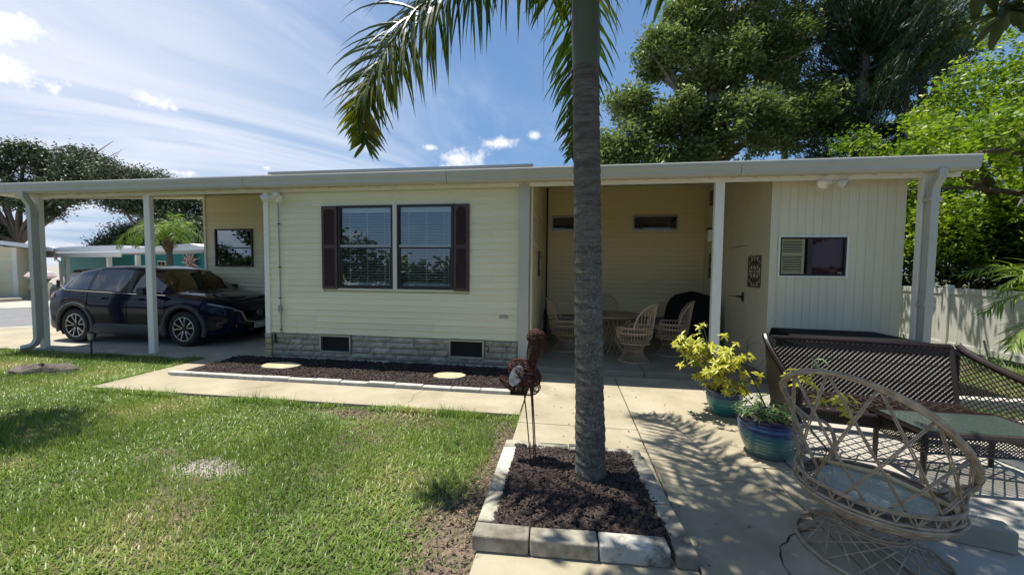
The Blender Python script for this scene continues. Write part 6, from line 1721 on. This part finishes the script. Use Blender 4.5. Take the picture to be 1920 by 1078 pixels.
# roof: flat white carport roof in front, low gable on the right
tbox('roof', -7, 12.5, -.2, 6.4, 2.30, 2.70, M['white2'])
tbox('fascia', -7, 12.6, -.26, -.2, 2.10, 2.34, M['white'])
vs = [TP(12.6,-.3,2.28),TP(TL+.1,-.3,2.40),TP(TL+.1,6.5,2.40),TP(12.6,6.5,2.28),TP(12.6,-.3,2.48),TP(TL-.6,-.3,2.68),TP(TL-.6,6.5,2.68),TP(12.6,6.5,2.72),TP(TL+.1,-.3,2.55),TP(TL+.1,6.5,2.55)]
MB().add(vs, [(0,3,2,1),(4,5,6,7),(0,1,8,5,4),(3,7,6,9,2),(5,8,9,6),(1,2,9,8),(0,4,7,3)]).build('roof', M['white2'], teal)
for s in (6.35, 10.9, 13.6): tbox('post', s-.09, s+.09, -.1, .06, 0, 2.2, M['white'])
MB().tube([TP(5.7,-.25,2.2),TP(5.75,-.25,1.95),TP(6.1,-.2,1.85),TP(6.15,-.2,0)], .07, 5).build('downspout', M['white'], teal)
for s0, s1, z0, z1, n_ in ((1.8,3.7,.75,2.05,3.75),(4.0,4.9,.75,2.0,3.75),(5.0,5.9,.75,2.0,3.75),(12.0,12.75,.9,1.95,1.55),(TL-1.0,TL-.75,.7,1.6,1.55)):
    w = tbox('window', s0, s1, n_-.03, n_, z0, z1, M['white'])
    sm_ = (s0+s1)/2; zm_ = (z0+z1)/2
    for a0_, a1_ in ((s0+.06, sm_-.03), (sm_+.03, s1-.06)):
        for b0_, b1_ in ((z0+.06, zm_-.03), (zm_+.03, z1-.06)): tbox('pane', a0_, a1_, n_-.045, n_-.031, b0_, b1_, M['glassd'], w)
tbox('shutter', 5.92, 6.2, 3.70, 3.74, .75, 2.0, M['trim'])
tbox('corner_trim', TL-.28, TL-.18, 1.5, 1.64, 0, 2.45, M['white'])
tbox('wall', -6, 4, 3.5, 3.79, -.1, .5, M['dark'])
sb_ = thing('sunburst_ornament', 'pink sunburst metal ornament on the teal wall beside the carport', 'wall ornament', tuple(TP(TL-3.8,1.4,1.86)))
cc = TP(TL-3.8, 1.40, 1.86); pk = mat('pink_metal', (.50,.16,.17), .5, (.30,.25,.24), 30); wm = mat('pale_metal', (.6,.6,.56), .5)
m = MB(); m2 = MB()
for k in range(22):
    a = 2*math.pi*k/22; d = td*math.cos(a)+Vector((0,0,math.sin(a))); r_ = random.uniform(.75,1.0) if k % 2 else .55
    (m2 if k % 2 else m).tube([cc, cc+d*r_*.6+tn*-.05, cc+d*r_], [.05,.03,.006], 4)
m2.build('rays', wm, sb_)
for k in range(40):
    a = random.uniform(0,6.28); r_ = random.uniform(.05,.48); p = cc+td*r_*math.cos(a)+Vector((0,0,r_*math.sin(a)*.8)); q = (p-cc)*.3-tn*.1; m.tube([p, p+q], [.05,.015], 4)
m.build('petals', pk, sb_)

# neighbour's dark car under the teal carport, urn planter, cream house, shrub
def simple_car(base, label, ang, paint):
    t = thing('parked_car', label, 'car', base); Mx = Matrix.Translation(Vector(base)) @ Matrix.Rotation(ang, 4, 'Z')
    xs_ = np.linspace(-2.2, 2.2, 23); vs = []; fs = []
    for x in xs_:
        w = float(np.interp(x, [-2.2,-2,-1,1,2,2.2], [.68,.82,.9,.9,.8,.6])); zt = float(np.interp(x, [-2.2,-2.0,-1.5,-.9,.1,.8,1.0,1.9,2.2], [.7,.98,1.05,1.42,1.46,1.1,1.0,.88,.6])); zb = min(zt-.02, .95)
        wr = w*(.72 if -1.3 < x < .7 else .9)
        for y, z in ((-w+.03,.25),(-w,.6),(-w+.05,zb),(-wr,zt-.03),(0,zt),(wr,zt-.03),(w-.05,zb),(w,.6),(w-.03,.25)): vs.append(Mx @ Vector((x, y, z)))
    for i in range(22):
        for k in range(8): fs.append((i*9+k, i*9+k+1, (i+1)*9+k+1, (i+1)*9+k))
    fs += [tuple(range(9))[::-1], tuple(range(198, 207))]
    MB().add(vs, fs).build('body', paint, t, smooth=True)
    for s in (-1, 1):
        vs = [Mx @ Vector(p) for p in ((-1.05,s*.845,.97),(.62,s*.845,.97),(.05,s*.70,1.38),(-.82,s*.70,1.37))]
        MB().add([v+Mx.to_3x3() @ Vector((0,s*.03,0)) for v in vs], [(0,1,2,3)]).build('window', M['glassd'], t)
        for x in (-1.35, 1.35):
            c0_, c1_ = Mx @ Vector((x, s*.70, .32)), Mx @ Vector((x, s*.89, .32)); w_ = MB().tube([c0_, c1_], .32, 18).build('wheel', M['tyre'], t)
            c2_ = Mx @ Vector((x, s*.905, .32)); MB().tube([c1_, c2_], .20, 12).build('rim', M['silver'], w_)
    return t
simple_car(tuple(TP(4.6, 1.9, 0)), 'dark grey car parked under the teal house carport', math.atan2(td.y, td.x)+.05, mat('dark_grey_paint', (.05,.06,.065), .25, coat=1))
ur = thing('urn_planter', 'tall pale urn planter with a white mounded top beside the teal carport', 'planter', (-25.0, 14.6, 0))
MB().lathe([(.20,0),(.24,.1),(.26,.5),(.36,.75),(.34,.8)], (-25.0,14.6), 16, True).build('urn', M['trim'], ur)
MB().lathe([(.36,1.0),(.52,1.12),(.40,1.30),(0,1.42)], (-25.0,14.6), 16).build('mound', mat('pale_bloom', (.65,.55,.56), .8, (.5,.35,.38), 9), ur)
MB().lathe([(.20,.8),(.34,1.0)], (-25.0,14.6), 12).build('stem', M['green'], ur)
nh = thing('neighbour_house', 'cream sided house corner with white roof edge at the far left', 'house', (-28, 15.5, 0))
NC = Vector((-26.1, 14.4, 0)); ny2 = Vector((-.80, .60, 0)).normalized(); nx2 = Vector((.60, .80, 0)).normalized()
NM = Matrix(((nx2.x, ny2.x, 0, NC.x), (nx2.y, ny2.y, 0, NC.y), (0, 0, 1, 0), (0, 0, 0, 1)))
def nb(name, vs, fs, m):
    return MB().add([NM @ Vector(v) for v in vs], fs).build(name, m, nh)
def nbox(name, x0, x1, y0, y1, z0, z1, m):
    return nb(name, [(x,y,z) for z in (z0,z1) for (x,y) in ((x0,y0),(x1,y0),(x1,y1),(x0,y1))], [(0,3,2,1),(4,5,6,7),(0,1,5,4),(1,2,6,5),(2,3,7,6),(3,0,4,7)], m)
nbox('wall', -12, 0, .03, 7, -.1, 2.5, M['wall'])
for i in range(19): nbox('siding_board', -12, -.12, 0, .028, .1+.125*i, .218+.125*i, M['siding'])
nbox('corner_trim', -.115, .03, -.03, .06, 0, 2.48, M['white'])
nb('roof', [(-12,-.5,4.1),(.7,-.5,2.44),(.7,7.3,2.44),(-12,7.3,4.1),(-12,-.5,4.32),(.75,-.5,2.62),(.75,7.3,2.62),(-12,7.3,4.32)], [(0,3,2,1),(4,5,6,7),(0,1,5,4),(1,2,6,5),(2,3,7,6),(3,0,4,7)], M['white2'])
nb('gable', [(-12,.01,2.46),(-.1,.01,2.46),(-12,.01,4.1),(-12,.3,2.46),(-.1,.3,2.46),(-12,.3,4.1)], [(0,1,2),(3,5,4),(0,3,4,1),(1,4,5,2)], M['siding'])
add_text('901', NM @ Vector((-.75, -.012, 1.20)), (R(90), 0, math.atan2(nx2.y, nx2.x)), .20, M['frame'], nh, 'house_number', .006)
tree('clipped_shrub', 'dark windswept shrub with bare stems at the corner of the cream neighbour house', (-26.6, 13.3, -.02), [(-26.9,13.3,.78,.75,.5,.26,1),(-26.1,13.2,.86,.6,.45,.22,1),(-27.5,13.4,.6,.6,.45,.3,.8)], 130, 34, .10, .10, .045, md, 103, .07, M['bark'], cat='shrub', forkz=.25, n2=1, tip=.012)
bevel(MB().box(-29.5,-24.9,12.6,13.9,-.05,.14).build('rock_bed', M['concg'], label='grey raised rock bed under the windswept shrub', cat='garden bed'), .04)

# fallen leaf on the lawn light etc. : small litter on the concrete
r_ = random.Random(77); lm_ = MB()
for k in range(150):
    x, y = r_.uniform(-.4, 3.0), r_.uniform(1.8, 5.8)
    if -.55 < x < .76 and 2.0 < y < 3.4: continue
    a = r_.uniform(0, 6.28); l_ = r_.uniform(.008, .022); d = Vector((math.cos(a), math.sin(a), 0)); e = Vector((-d.y, d.x, 0)); c = Vector((x, y, .012 if x > 1.9 else .005))
    lm_.add([c-d*l_, c+e*l_*.35+Vector((0,0,.004)), c+d*l_, c-e*l_*.35], [(0,1,2,3)])
lm_.build('fallen_leaves', M['litter'], kind='stuff', label='tiny brown fallen leaves scattered on the concrete', cat='leaf litter')

# repeats share a group
GROUPS = {'floodlight': 'twin floodlights on the house', 'plant_pot': 'glazed plant pots on the patio', 'flagstone': 'stepping stones in the long bed', 'wall_ornament': 'ornaments on the porch walls',
          'broadleaf_tree': 'broadleaf trees behind the house', 'fence_plant': 'plants along the side fence', 'sprig': 'small weeds in the long bed'}
for o in list(bpy.data.objects):
    if o.parent is None and o.get('label') and not o.get('group'):
        g_ = GROUPS.get(o.name.split('.')[0])
        if g_: o['group'] = g_
